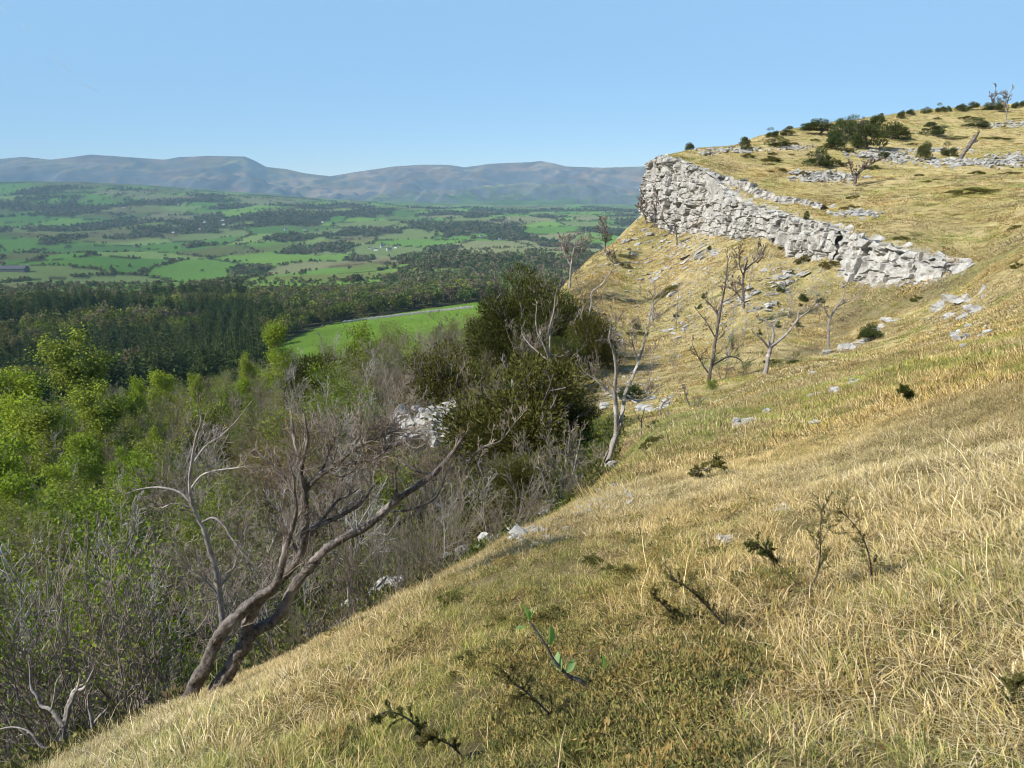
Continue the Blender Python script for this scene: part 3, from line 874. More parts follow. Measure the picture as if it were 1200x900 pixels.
def cliff(label, cl, seed, nrock, dz_top=0.25, name='limestone_cliff', amp=1.0, bed_h=0.62, bw_k=1.0, pock=1.0):
    rs = np.random.RandomState(seed)
    tp = np.array(cl['top'], float); bs = np.array(cl['base'], float)
    px = np.linspace(tp[0, 0], tp[-1, 0], 900)
    row = np.interp(px, tp[:, 0], tp[:, 1]); Y = np.interp(px, tp[:, 0], tp[:, 2])
    brow = np.interp(px, bs[:, 0], bs[:, 1])
    a, b = ray(px, row); T = np.stack([a * Y, Y, b * Y], -1)
    s = np.concatenate([[0], np.cumsum(np.hypot(*np.diff(T[:, :2], axis=0).T))])
    n = int(s[-1] / 0.13) + 1
    si = np.linspace(0, s[-1], n)
    T = np.stack([np.interp(si, s, T[:, k]) for k in range(3)], -1)
    pxi = np.interp(si, s, px)
    tan = np.gradient(T[:, :2], axis=0)
    k = np.ones(15) / 15
    tan = np.stack([np.convolve(np.pad(tan[:, c], 7, mode='edge'), k, 'valid') for c in (0, 1)], -1)
    tan /= np.linalg.norm(tan, axis=1, keepdims=True)
    nrm = np.stack([tan[:, 1], -tan[:, 0]], -1)
    sg = np.sign((nrm * -T[:, :2]).sum(1))[:, None]; nrm = nrm * sg
    Bxy = T[:, :2] + nrm * 1.0
    a, b = ray(pxi, np.interp(pxi, bs[:, 0], bs[:, 1]))
    bz = np.minimum(b * Bxy[:, 1], H(Bxy[:, 0], Bxy[:, 1])) - 0.7
    hgt = T[:, 2] - bz
    ends = np.minimum(sstep(0, 2.5, si), sstep(0, 2.5, si[-1] - si)) if nrock else 1
    nv = int(hgt.max() / 0.13) + 2
    rows = []
    for j in range(nv):
        f = j / (nv - 1.0)
        h = f * hgt; zw = bz + h
        bedq = zw / bed_h + 0.5 * vnoise(si / 7, si * 0, seed=seed) + 0.45 * vnoise(si / 1.3, zw / 0.5, seed=seed + 20)
        bed = np.floor(bedq); bf = bedq - bed
        bw = bw_k * (0.45 + 1.1 * hash01(bed, bed * 0, bed * 0, seed + 1))
        colq = (si + 5 * hash01(bed, bed * 0 + 3, bed * 0, seed + 2)) / bw + 0.25 * vnoise(si / 1.5, zw / 1.5, seed=seed + 3)
        cb = np.floor(colq); cf = colq - cb
        blk = hash01(bed, cb, bed * 0, seed + 4)
        d = 0.85 * fbm(si / 6.0, zw / 14.0, seed=seed + 5, octaves=3) + 0.42 * (blk - 0.5) + 0.45 * (hash01(bed, bed * 0 + 7, bed * 0, seed + 6) - 0.5)
        d = d - 0.35 * ((cf < 0.09) | (cf > 0.91)) - 0.28 * (bf < 0.13)
        d = d + 0.30 * fbm(si / 0.7, zw / 0.6, seed=seed + 7, octaves=3)
        cave = vnoise(si / 2.6, zw / 1.7, seed=seed + 8)
        d = d - 0.9 * sstep(0.62, 0.8, cave) - 0.4 * pock * sstep(0.45, 0.7, vnoise(si / 0.55, zw / 0.42, seed=seed + 21))
        jq = si / 2.7 + 0.22 * vnoise(zw / 1.6, si / 3, seed=seed + 22); jf = np.abs(jq - np.floor(jq) - 0.5) * 2
        jd = hash01(np.floor(jq), jq * 0, jq * 0, seed + 23)
        d = d + 0.7 * (jd - 0.5) - 1.1 * (jf > 0.94) * (jd > 0.25)
        d = d * amp
        base = T[:, :2] * f + Bxy * (1 - f)
        rows.append(np.concatenate([base + nrm * d[:, None], (zw + dz_top * f * (0.4 + 1.1 * hash01(cb, cb * 0, cb * 0, seed + 9)) + 0.12 * vnoise(si / 0.6, si * 0 + f * 9, seed=seed + 12))[:, None]], 1))
    for off, lift in ((0.25, 0.28), (0.7, 0.2), (1.3, 0.05), (2.0, -0.4)):
        q = T[:, :2] - nrm * off
        q[:, 1] += 0
        g = H(q[:, 0], q[:, 1])
        g = np.where(g < T[:, 2] - 1.0, T[:, 2] - off * 0.05, g)
        rows.append(np.concatenate([q, (g + lift * (0.3 + vnoise(si / 0.8, si * 0 + off * 5, seed=seed + 10)))[:, None]], 1))
    V = np.stack(rows, 1); nv2 = V.shape[1]
    ii, jj = np.meshgrid(np.arange(n - 1), np.arange(nv2 - 1), indexing='ij')
    q = np.stack([ii * nv2 + jj, (ii + 1) * nv2 + jj, (ii + 1) * nv2 + jj + 1, ii * nv2 + jj + 1], -1).reshape(-1, 4)
    if sg[n // 2] > 0: q = q[:, ::-1]
    o = link(name, mesh_np(name, V.reshape(-1, 3), q), M['stone'])
    tag(o, label, 'cliff')
    for _ in range(nrock):
        i = rs.randint(2, n - 2); j = rs.randint(1, nv2 - 1)
        sc = rs.uniform(0.35, 1.15)
        d3 = np.array([*nrm[i], 0.0])
        child_rock(o, ROCKS[rs.randint(9)] if rs.rand() < 0.7 else SLABS[rs.randint(7)], V[i, j] - d3 * 0.16, (rs.normal(0, 0.15), rs.normal(0, 0.15), math.atan2(tan[i, 1], tan[i, 0]) + rs.normal(0, 0.3)), sc * rs.uniform(0.7, 1.2, 3) * np.array([1, 0.8, 0.7]))
    return o

cliff('tall grey limestone cliff at the far left end of the plateau, with the highest face', CLIFF_A, 501, 24, bed_h=.7, bw_k=2.3, pock=.8)
cliff('short middle limestone cliff above a green juniper streak, between two longer cliffs', CLIFF_B, 521, 8, bed_h=.75, bw_k=2.3, pock=.8)
cliff('pale low limestone cliff at the near right end of the crag line', CLIFF_C, 541, 7, bed_h=1.1, bw_k=2.6, pock=.6)
# the thin upper ledge set back on the turf above the first cliff
UPPER = dict(top=[(828, 204, 107), (850, 210, 104), (871, 216, 100.6), (900, 229, 96.6), (932, 235, 93.2), (968, 242, 89.3)], base=[(828, 214), (850, 225), (871, 238), (900, 244), (932, 247), (968, 251)])
cliff('thin grey rock ledge on the turf above and behind the tall cliff', UPPER, 561, 8, name='rock_ledge', amp=0.6)

def outcrop(label, px, py, wpx, hpx, n, seed, Y=None, slab=0.6, big=1.0, tilt=0.0, lift=0.0, name='rock_outcrop', cat='rock outcrop', group=None):
    """stones bedded in the turf, spread over an ellipse of the picture"""
    rs = np.random.RandomState(seed)
    g = ground_hit([px], [py])[0] if Y is None else on_ground(px, Y)
    if np.isnan(g[0]): g = on_ground(px, 60)
    root = empty(name, g); tag(root, label, cat, group)
    m_ = g[1] / 930.0 * 1.03
    for k in range(n):
        u = rs.uniform(-1, 1); v = rs.uniform(-1, 1) * math.sqrt(max(0, 1 - u * u))
        q = ground_hit([px + u * wpx / 2], [py + v * hpx / 2 - tilt * u * wpx / 2])[0] if Y is None else None
        if q is None or np.isnan(q[0]) or abs(q[1] - g[1]) > 12:
            x = g[0] + u * wpx * m_ / 2; y = g[1] + rs.uniform(-0.4, 0.4) * wpx * m_ * 0.5; q = np.array([x, y, float(H(x, y))])
        s = m_ * max(9, wpx / max(2.2, n ** 0.62)) * rs.uniform(0.7, 1.35) * big
        nx, ny = normal_at(q[0], q[1])
        child_rock(root, SLABS[rs.randint(7)] if rs.rand() < slab else ROCKS[rs.randint(9)], q - g + np.array([0, 0, 0.05 * s + lift * rs.uniform(0, 1)]), (-float(ny) * 0.7 * -1 + rs.normal(0, 0.12), float(nx) * 0.7 + rs.normal(0, 0.12), rs.uniform(-0.6, 0.6)), s * rs.uniform(0.75, 1.2, 3))
        SPOTS.append((q[0], q[1], 0.38 * s))
    return root

OUT = [
 ('long pale limestone slab in the turf right of the near cliff end', 1125, 355, 70, 14, 11, 0.28), ('white rock with a sharp left edge below the long slab', 1128, 368, 40, 12, 5, 0.2),
 ('scattered pale rocks stepping down the grass beneath the long slab', 1140, 388, 46, 34, 12, 0.5), ('small white stone lowest of the rocks under the long slab', 1124, 407, 12, 7, 2, 0),
 ('narrow rock rib beside the dark juniper stub on the slope', 1040, 380, 40, 8, 6, 0.5), ('grey ledge at the foot of the thin leaning dead tree', 985, 410, 50, 7, 6, 0.3),
 ('pale ledge sloping through the grass at the edge of the gully', 878, 495, 50, 12, 8, 0.45), ('small stone patch alone in the grass above the pale ledge', 1005, 446, 20, 12, 4, 0.3),
 ('flat stones in the grass just below the gully junipers', 966, 463, 26, 7, 4, 0.2), ('low stone sunk in the open grass slope', 953, 497, 16, 6, 3, 0.2),
 ('grey stones half hidden in grass near the small dark juniper', 945, 441, 22, 8, 4, 0.3),
 ('weathered grey stones beside the orange tipped juniper in the foreground', 846, 636, 36, 10, 5, 0.2), ('slim grey stone lying in the foreground grass', 912, 602, 26, 10, 3, 0.5),
 ('broad pale limestone slab below the tall bare gully tree', 752, 474, 62, 24, 14, 0.1), ('pale rocks under the bare gully trees left of the broad slab', 722, 470, 40, 34, 10, 0.4),
 ('grey boulders on the far slope right of the dark tree shadow', 790, 390, 30, 14, 8, 0), ('rocks around the foot of the forked tree on the far slope', 862, 356, 40, 16, 9, 0.2),
 ('jagged grey rocks in the grass above the white forked tree', 905, 340, 42, 14, 9, 0.3), ('pale stone high on the far slope left of the gully', 770, 328, 22, 16, 6, -0.5),
 ('small white rock group near the spur of the far slope', 740, 293, 14, 20, 5, -0.6), ('stones strewn below the tall cliff on the grass', 812, 300, 50, 18, 10, 0),
 ('stones on the grass where the far slope meets the yews', 722, 395, 18, 30, 7, -0.4), ('grey rock patch beside the juniper shadow strip', 795, 345, 20, 12, 5, 0.2),
 ('bare rocks right of the juniper shadow strip', 893, 362, 30, 14, 6, 0.3), ('stones on the far slope beneath the middle cliff', 930, 325, 36, 10, 6, 0.2),
]
for i, (lb, px, py, w, h, n, tl) in enumerate(OUT):
    outcrop(lb, px, py, w, h, n, 700 + i, tilt=tl)
rs = np.random.RandomState(581)
bl = empty('rock_bluff', at(500, 500, 44)); tag(bl, 'bare limestone bluff among the bare trees left of the yews', 'rock bluff')
for k in range(80):
    v = rs.rand(); py = 478 + 38 * v; px = rs.uniform(np.interp(py, [474, 482, 516], [474, 464, 460]), np.interp(py, [474, 482, 500, 516], [508, 534, 546, 552]))
    q = at(px, py, 44.6 - 2.2 * v + rs.uniform(0, .5)); s_ = rs.uniform(.45, 1.25)
    child_rock(bl, SLABS[rs.randint(7)] if rs.rand() < .5 else ROCKS[rs.randint(9)], q - np.array(bl.location), (rs.normal(.35, .4), rs.normal(-.1, .4), rs.normal(.35, .6)), s_ * np.array([1.15, .9, .8]))
outcrop('pale boulders at the grass edge under the leafy gully saplings', 690, 583, 60, 30, 13, 761, Y=22.5, slab=0.5, big=1.05, lift=.2)
outcrop('white boulders in deep shade where the grass breaks off', 610, 618, 60, 30, 11, 762, Y=18.5, slab=0.5, big=1.15, lift=.4)
outcrop('grey rocks behind the bare saplings left of the shaded boulders', 550, 622, 60, 40, 11, 763, Y=20, slab=0.5, big=1.1, lift=.4)
outcrop('pale stones glimpsed through the bare saplings low on the scarp', 440, 640, 70, 30, 9, 764, Y=19, slab=0.2, big=1.3, lift=.3)

# scree and clitter: loose stones nobody could count
def patch_points(rs, lst):
    PX, PY = [], []
    for px, py, w, h, n, tl in lst:
        u = rs.normal(0, 0.42, n); v = rs.normal(0, 0.42, n)
        PX.append(px + u * w); PY.append(py + v * h - tl * u * w)
    g = ground_hit(np.concatenate(PX), np.concatenate(PY)); return g[~np.isnan(g[:, 0])]
rs = np.random.RandomState(77)
SC_P = patch_points(rs, [(965, 209, 44, 6, 420, 0), (1035, 184, 44, 8, 420, -0.08), (1150, 192, 90, 6, 380, 0), (1190, 185, 40, 5, 90, 0), (862, 177, 40, 2.5, 100, 0), (1005, 252, 26, 4, 110, -0.05), (1180, 148, 40, 3, 120, 0), (930, 175, 24, 2.5, 60, 0),
    (1100, 178, 60, 4, 90, 0), (830, 181, 12, 2, 30, 0)])
SC_Q = patch_points(rs, [(760, 300, 70, 50, 380, 0), (830, 315, 90, 40, 340, 0), (900, 345, 70, 30, 220, 0), (780, 370, 70, 50, 300, 0), (850, 380, 90, 40, 220, 0), (745, 440, 40, 50, 220, 0), (800, 290, 60, 16, 260, 0), (940, 320, 60, 14, 140, 0), (1050, 336, 80, 5, 160, 0), (1120, 385, 50, 30, 60, 0),
    (690, 590, 60, 25, 120, 0), (610, 620, 50, 25, 120, 0)])
SC_A = np.concatenate([SC_P, SC_Q])
n_ = len(SC_A); sz = np.concatenate([rs.uniform(0.22, 0.8, len(SC_P)), rs.lognormal(-1.85, 0.5, len(SC_Q)) * 1.2])
sz *= np.clip(SC_A[:, 1] / 70.0, 0.35, 1.5)
SCR = [rock_mesh('scree_stone_%d' % i, 180 + i, (1, 0.8, 0.5), 11, 0.03, 0) for i in range(5)]
for m_ in SCR: m_.materials.append(M['scree'])
scatter('scree', SC_A + np.array([0, 0, 0.03]), np.stack([rs.normal(0, 0.25, n_), rs.normal(0, 0.25, n_), rs.uniform(0, 6.28, n_)], -1), sz, rs.randint(0, 5, n_), np.ones((n_, 3)), SCR)
# ------------------------------------------------------------------ plant prototypes, shared by many copies
def mk_tree_proto(seed, h, spec, rad, leaf_n, leaf, mats, droop=0.0, spread=0.12, n=1, blob=0.06):
    """(wood mesh, leaf mesh) of height about 1"""
    rs = np.random.RandomState(seed); tips = []
    polys = limb_polys(seed, 1.0, spec, n, spread, rad, tips)
    tips = np.array(tips)
    mx = max(p[0][:, 2].max() for p in polys)
    wood = tube_mesh('wood', [(p / mx, r / mx) for p, r in polys], mats[0], ((0.012, 6), (0.0, 3)))
    tips = tips / mx
    P = tips[rs.randint(len(tips), size=leaf_n)] + rs.normal(0, blob, (leaf_n, 3))
    P[:, 2] -= droop * rs.uniform(0, 1, leaf_n) ** 1.3
    P = P[P[:, 2] > 0.03]
    v, f = kites(rs, P, np.tile([0, 0, -0.4 if droop else 0.3], (len(P), 1)), leaf, leaf * 0.7, 0.9)
    return wood, leaf_mesh('leaves', v, f, mats[1])

SP_BIRCH = dict(seg=[8, 5, 4], up=[0.12, 0.10, -0.05], wander=0.09, kids=[20, 5], angle=(0.45, 0.95), len=(0.22, 0.36), bare=0.2, rmin=0.0016, taper=0.15)
SP_ROUND = dict(seg=[6, 5, 4], up=[0.08, 0.10, 0.03], wander=0.13, kids=[12, 5], angle=(0.5, 1.1), len=(0.35, 0.5), bare=0.22, rmin=0.002, taper=0.3)
BIRCH = [mk_tree_proto(1000 + i, 1, SP_BIRCH, 0.011, 9000, 0.018, (M['birch_bark'], M['birch']), droop=0.07, blob=0.032) for i in range(3)]
GREENT = [mk_tree_proto(1010 + i, 1, SP_ROUND, 0.015, 4600, 0.026, (M['twig'], M['green']), blob=0.05, n=2, spread=0.3) for i in range(3)]
SCRUBT = [mk_tree_proto(1020 + i, 1, SP_ROUND, 0.013, 1900, 0.022, (M['twig'], M['scrub']), blob=0.055, n=3, spread=0.45) for i in range(4)]
RUSSET = [mk_tree_proto(1030 + i, 1, SP_ROUND, 0.014, 1000, 0.019, (M['twig_brown'], M['russet']), blob=0.05, n=4, spread=0.5) for i in range(3)]

def bush_pair(seed, kids, n, leafn, mat_w, mat_l, leaf=0.02, upk=1.0, spread=0.55, rad=0.0085):
    polys, tips = bare_bush(seed, 1.0, n, spread, kids, rad=rad, upk=upk)
    mx = max(p[0][:, 2].max() for p in polys)
    w = tube_mesh('wood', [(p / mx, r) for p, r in polys], mat_w, ((0.012, 5), (0.0, 3)))
    l = None
    if leafn:
        rs = np.random.RandomState(seed)
        P = tips[rs.randint(len(tips), size=leafn)] / mx + rs.normal(0, 0.025, (leafn, 3)); P = P[P[:, 2] > 0.03]
        l = leaf_mesh('leaves', *kites(rs, P, np.tile([0, 0, 0.5], (len(P), 1)), leaf, leaf * 0.6, 0.8), mat_l)
    return w, l
BARE = [bush_pair(1100 + i, (6, 5, 3), 4, 420, M['twig'], M['scrub'], 0.013) for i in range(4)] + [bush_pair(1110 + i, (6, 5, 3), 4, 520, M['twig_brown'], M['green'], 0.013) for i in range(3)]
NEARB = [bush_pair(1120 + i, (6, 4, 2), 6, 700, M['twig'], M['green'], 0.018, 1.5, 0.45, 0.0075) for i in range(4)]

YEW = [leaf_mesh('yew_leaves', *sprays_bush(1200 + i, 54, 420, 1.0, 1.0, 0.031, 0.0105, 0.7), M['yew']) for i in range(4)]
JUN = [leaf_mesh('juniper_leaves', *sprays_bush(1220 + i, 18, 150, 0.85, 1.0, 0.075, 0.02, 0.9), M['juniper']) for i in range(5)]
JLOW = [leaf_mesh('juniper_leaves', *sprays_bush(1240 + i, 30, 120, 1.0, 0.34, 0.042, 0.015, 0.5), M['juniper_low']) for i in range(4)]
def stem_mesh(seed, mat, n=4, h=0.7, rad=0.02, spread=0.5):
    sp = dict(SPEC_BUSH); sp['kids'] = [4, 2]
    return tube_mesh('wood', limb_polys(seed, h, sp, n, spread, rad), mat, ((0.01, 5), (0, 3)))
YSTEM = [stem_mesh(1260 + i, M['bark'], 5, 0.75, 0.022) for i in range(2)]
JSTEM = [stem_mesh(1270 + i, M['bark'], 3, 0.7, 0.02) for i in range(2)]

def plant(name, label, cat, base, meshes, pnames, scale, rz=None, group=None, tilt=(0, 0), sink=0.1):
    b = np.array(base, float); b[2] -= sink
    root = empty(name, b, (tilt[0], tilt[1], rng.uniform(0, 6.28) if rz is None else rz), scale)
    tag(root, label, cat, group)
    for me, pn in zip(meshes, pnames):
        if me is not None: link(pn, me, parent=root)
    return root

def hgt_for(px, Y, top_row):
    """base point under column px at distance Y, and the height that reaches picture row top_row"""
    g = on_ground(px, Y); _, b = ray(px, top_row)
    return g, max(0.3, float(b) * Y - g[2])

# yews (px, Y, top row, width factor, label)
for i, (px, Y, top, wf, lb) in enumerate([
    (620, 67, 298, 1.0, 'dark yew on top of the yew clump, standing out against the green vale'), (650, 63, 322, 0.95, 'broad yew in the upper clump behind the dead white stems'),
    (692, 58, 352, 0.8, 'dark yew at the right side of the clump, touching the pale grass slope'), (585, 75, 335, 0.9, 'brownish yew on the left shoulder of the upper yew clump'),
    (618, 37, 396, 1.25, 'large rounded dark green yew in front, below the dead white stems'), (668, 40, 440, 1.0, 'yew with dark foliage just right of the large rounded yew'),
    (585, 42, 455, 0.9, 'low yew left of the large rounded yew'), (610, 27, 520, 1.1, 'deep green yew in shade above the white boulders'),
    (525, 54, 392, 1.15, 'olive green yew standing above the bare limestone bluff'), (560, 58, 415, 0.9, 'small yew between the olive yew and the large dark yew'),
    (377, 92, 400, 0.9, 'small dark evergreen left of the bright green bush'), (424, 118, 396, 0.8, 'small round dark bush at the lower edge of the bright field'),
    (262, 72, 470, 0.9, 'dark evergreen among bare grey trees on the left of the scarp'), (660, 55, 380, 0.9, 'dense yew filling the middle of the yew clump'), (640, 50, 395, 0.9, 'yew close under the two tall dead white stems')]):
    g, h = hgt_for(px, Y, top)
    plant('yew_tree', lb, 'yew', g, (YSTEM[i % 2], YEW[i % 4]), ('trunk', 'crown'), (h * wf * 1.05, h * wf * 1.05, h * 1.06))

# birches and bright spring trees, each where it stands on the scarp
for i, (px, Y, top, wf, lb, kind) in enumerate([
    (112, 100, 388, 1.15, 'tall pale green birch rising above the left wood edge', 'b'), (75, 92, 430, 1.4, 'green birch just left of and below the tall birch', 'b'), (40, 84, 462, 1.5, 'broad bright green birch at the left edge of the picture', 'b'),
    (158, 112, 442, 0.85, 'slim young birch right of the tall birch, against dark conifers', 'b'), (213, 118, 430, 1.1, 'olive green birch against the dark gap in the wood', 'b'), (328, 135, 374, 0.95, 'lone pale green birch at the left end of the bright field', 'b'),
    (300, 140, 412, 0.9, 'lower green birch left of the lone birch by the field', 'b'), (100, 72, 500, 1.2, 'dark green leafy tree under the tall birch', 'b'), (10, 62, 520, 1.3, 'green leafy tree low on the left edge', 'b'), (150, 66, 520, 1.1, 'green tree in front of the birches on the left scarp', 'b'),
    (20, 72, 452, 1.4, 'tall leafy birch at the left edge in front of the dark conifers', 'b'), (62, 80, 470, 1.5, 'rounded bright birch below the tall birch, left of the slim one', 'b'), (128, 84, 452, 1.35, 'bright birch under the right side of the tall birch', 'b'), (100, 60, 540, 1.2, 'large yellow green birch lower on the left scarp', 'b'), (35, 52, 550, 1.3, 'broad leafy birch low at the left edge', 'b'), (180, 78, 500, 0.9, 'pale green birch among bare trees left of the dark evergreen', 'b'), (240, 105, 440, 0.8, 'thin olive birch at the edge of the dark wood', 'b'), (290, 100, 440, 0.9, 'soft olive birch below the lone birch by the field', 'b'),
    (455, 96, 380, 1.0, 'vivid yellow green bush beside the bright field', 'g'), (330, 62, 470, 1.2, 'soft green bush in the middle of the bare scarp trees', 'g'), (400, 58, 455, 1.3, 'grass green bush left of the limestone bluff', 'g'),
    (130, 40, 570, 1.2, 'bright lime green bush low on the left scarp', 'g'), (60, 34, 610, 1.3, 'lime green bush at the lower left behind the bare thicket', 'g'), (170, 52, 540, 1.2, 'yellow green tree between the birches and the leaning bare tree', 'g'), (20, 44, 600, 1.2, 'green bush at the left edge below the birches', 'g'),
    (670, 90, 340, 0.9, 'thin green bush on the skyline above the yews', 'g'), (560, 90, 368, 0.9, 'yellowish bush left of the yew clump', 'g'), (90, 25, 660, 1.2, 'dark green bush behind the bare thicket at lower left', 'g'), (10, 24, 690, 1.3, 'green bush in the lower left corner of the scarp', 'g'),
    (855, 58, 388, 0.55, 'sparse bright green bush behind the white forked tree', 'g'), (842, 52, 425, 0.7, 'green bush at the foot of the tall gully tree', 'g'), (800, 42, 470, 0.8, 'small green bush beside the broad limestone slab', 'g'), (745, 25, 535, 0.9, 'low green bush on the grass edge left of the thin sapling', 'g')]):
    g, h = hgt_for(px, Y, top)
    pr = BIRCH[i % 3] if kind == 'b' else GREENT[i % 3]
    plant('birch_tree' if kind == 'b' else 'leafy_bush', lb, 'birch' if kind == 'b' else 'bush', g, pr, ('trunk', 'crown') if kind == 'b' else ('branches', 'leaves'), (h * wf, h * wf, h), sink=0.2)

# the scrub wood on the scarp: bare, budding and russet shrubs on a jittered log-polar spread
def add_scrub():
    rs = np.random.RandomState(33)
    spots = []
    r = 8.5
    while r < 300:
        s = max(2.0, 0.062 * r)
        for a in np.arange(math.radians(-52), math.radians(9), s / r):
            spots.append((a + rs.normal(0, 0.25) * s / r, r + rs.normal(0, 0.25) * s))
        r += s
    cnt = dict(pale=0, bare=0, green=0, scrub=0, russet=0)
    for a, r in spots:
        e = float(edge_r(a))
        if r < e + 1.3: continue
        x, y = r * math.sin(a), r * math.cos(a)
        if bool(in_field(x, y)) : continue
        if a > 0.055 and r > 30: continue
        if a > 0.085: continue
        z = float(H(x, y)); px, py = [float(v) for v in proj(x, y, z)]
        if px < (-420 if r < 40 else -120): continue
        n = vnoise(x / (0.35 * r + 4), y / (0.35 * r + 4), seed=201); u = rs.rand()
        rus = math.exp(-((px - 345) / 70) ** 2) * (30 < r < 75)
        lush = sstep(260, 0, px)
        if u < 0.55 * rus: k = 'russet'
        elif u < 0.34 + 0.3 * n - 0.2 * lush: k = 'bare'
        elif u < 0.62 + 0.25 * n - 0.25 * lush or r < 26: k = 'scrub'
        elif rs.rand() < 0.25 + 0.5 * lush: k = 'green'
        else: k = 'bare' if r < 90 else 'scrub'
        if 26 < r < 150 and rs.rand() < 0.2 and px < 480: k = 'pale'
        if r < 26:
            if rs.rand() < 0.3: continue
            k = 'pale' if rs.rand() < 0.45 else 'bare'
        h = (2.6 if r < 16 else 3.4 + 0.030 * min(r, 140)) * rs.uniform(0.7, 1.25)
        if a > 0.0 and r < 34: h *= 0.55
        # keep canopies out of the sight line to the field and to the limestone bluff
        if 440 < px < 552 and r < 46:
            h = min(h, float(ray(px, 512)[1]) * y - z)
            if h < 0.9: continue
        if 470 < px < 720 and r > 24 and k in ('green', 'scrub'): k = 'bare'
        if 545 < px and r > 22 and rs.rand() < 0.6: continue
        if px < 215 and r < 10.5: continue
        if r < 26 and px > 420: h *= 0.75
        cnt[k] += 1
        i = cnt[k]
        where = ('close behind the grass edge' if r < 17 else 'below the birches on the left of the scarp' if px < 190 and r > 30 else 'low on the left of the scarp' if px < 190 else
                 'between the leaning tree and the bright field' if px < 400 and r > 30 else 'behind the crown of the leaning tree' if px < 400 else 'beside the limestone bluff' if px < 540 and r < 62 else 'under the yews' if px >= 540 else 'just below the bright field')
        if k == 'bare': w, l = BARE[i % 7]; nm, lb, gp = 'bare_shrub', 'bare grey twiggy shrub ' + where, 'bare shrubs on the scarp ' + where
        elif k == 'pale': w, l = BIRCH[i % 3][0], None; h *= 1.25 if r > 26 else 1.1; nm, lb, gp = 'bare_birch', 'slender pale bare trunk with fine twigs ' + where, 'slender bare trees on the scarp ' + where
        elif k == 'scrub': w, l = SCRUBT[i % 4]; nm, lb, gp = 'budding_shrub', 'olive shrub just coming into leaf ' + where, 'budding shrubs on the scarp ' + where
        elif k == 'green': w, l = GREENT[i % 3]; nm, lb, gp = 'leafy_shrub', 'fresh green leafy shrub ' + where, 'leafy shrubs on the scarp ' + where
        else: w, l = RUSSET[i % 3]; nm, lb, gp = 'russet_shrub', 'russet brown budding shrub ' + where, 'russet shrubs on the scarp ' + where
        wf = rs.uniform(0.85, 1.25)
        plant(nm, lb, 'shrub', (x, y, z), (w, l), ('branches', 'leaves'), (h * wf, h * wf, h), rs.uniform(0, 6.28), gp)
add_scrub()

# upright thicket at the lower left, right at the edge of the grass
for i, (px, Y, top, lb) in enumerate([(95, 9.0, 640, 'dense upright bare thicket at the far lower left'), (150, 8.6, 600, 'upright bare thicket with many thin dark stems left of the leaning tree'), (200, 8.8, 620, 'bare thin stemmed bush close to the foot of the leaning tree'), (60, 10.5, 650, 'twiggy bare bush behind the broken pale tree'), (120, 10.5, 600, 'tall bare bush behind the thicket at lower left'), (180, 10.5, 590, 'bare bush behind the leaning tree on its left')]):
    g, h = hgt_for(px, Y, top)
    plant('bare_thicket', lb, 'thicket', g, NEARB[i % 4], ('branches', 'leaves'), (h * 0.8, h * 0.8, h))
# slim bare saplings along the break of slope
for i, (px, Y, top, lb) in enumerate([(478, 10.8, 560, 'straight pale sapling nearest the grass left of the boulders'), (460, 11.5, 590, 'thin sapling just left of the straight pale one'), (505, 11.8, 575, 'slender bare sapling with crossing twigs on the grass edge'), (540, 12.6, 560, 'grey sapling left of the shaded boulders'), (415, 10.4, 600, 'low bare sapling below the long limb of the leaning tree'), (370, 10.0, 640, 'short bare sapling right of the leaning trunks'), (440, 12.8, 560, 'tall thin sapling behind the long limb'), (525, 14.5, 545, 'bare sapling behind the grey one on the edge'), (340, 9.6, 690, 'stubby pale bush right beside the leaning trunks'), (575, 14, 575, 'short twiggy sapling beside the shaded boulders')]):
    g, h = hgt_for(px, Y, top)
    plant('bare_sapling', lb, 'sapling', g, BARE[i % 7], ('branches', 'leaves'), (h * 0.5, h * 0.5, h))

# junipers and thorns on the plateau (px, base row, height px, width px, label or None)
def on_row(px, row, r0=40):
    g = ground_hit([px], [row], r0, 330)[0]
    return g if not np.isnan(g[0]) else on_ground(px, 150)
PL = [(960, 196, 24, 30, 'rounded grey green juniper beside the left scree patch'), (1083, 188, 26, 17, 'upright pointed juniper beside the white rocks'), (1111, 184, 17, 16, 'small loose juniper between the pointed one and the leaning dead stump'),
    (980, 176, 22, 22, 'dark juniper below the left end of the big juniper thicket'), (1018, 175, 38, 40, 'largest thorny juniper in the middle of the plateau thicket'), (990, 166, 26, 40, 'spreading dark juniper at the left of the plateau thicket'), (1045, 164, 24, 40, 'green juniper at the right of the plateau thicket'), (1005, 158, 22, 30, 'juniper at the back of the plateau thicket'),
    (960, 158, 18, 40, 'low brownish juniper left of the thicket near the skyline'), (874, 177, 16, 14, 'dark small juniper alone on the turf above the tall cliff'), (910, 172, 12, 24, 'low dark juniper right of the lone juniper above the cliff'), (808, 176, 11, 12, 'tiny windswept bush at the skyline left end of the plateau'),
    (1035, 186, 14, 12, 'small juniper at the edge of the scree below the thicket'), (1172, 132, 14, 14, 'round juniper beside the thin pale skyline tree'), (1092, 160, 16, 26, 'bushy juniper right of the plateau thicket'), (1145, 150, 12, 26, 'flat dark juniper on the upper plateau turf')]
for i, (px, row, h, w, lb) in enumerate(PL):
    g = on_row(px, row); k = g[1] / 930 * 1.03
    plant('juniper_bush', lb, 'juniper', g, (JSTEM[i % 2], JUN[i % 5]), ('stems', 'foliage'), (w * k * 1.2, w * k * 1.2, h * k * 1.12))
rs = np.random.RandomState(71)
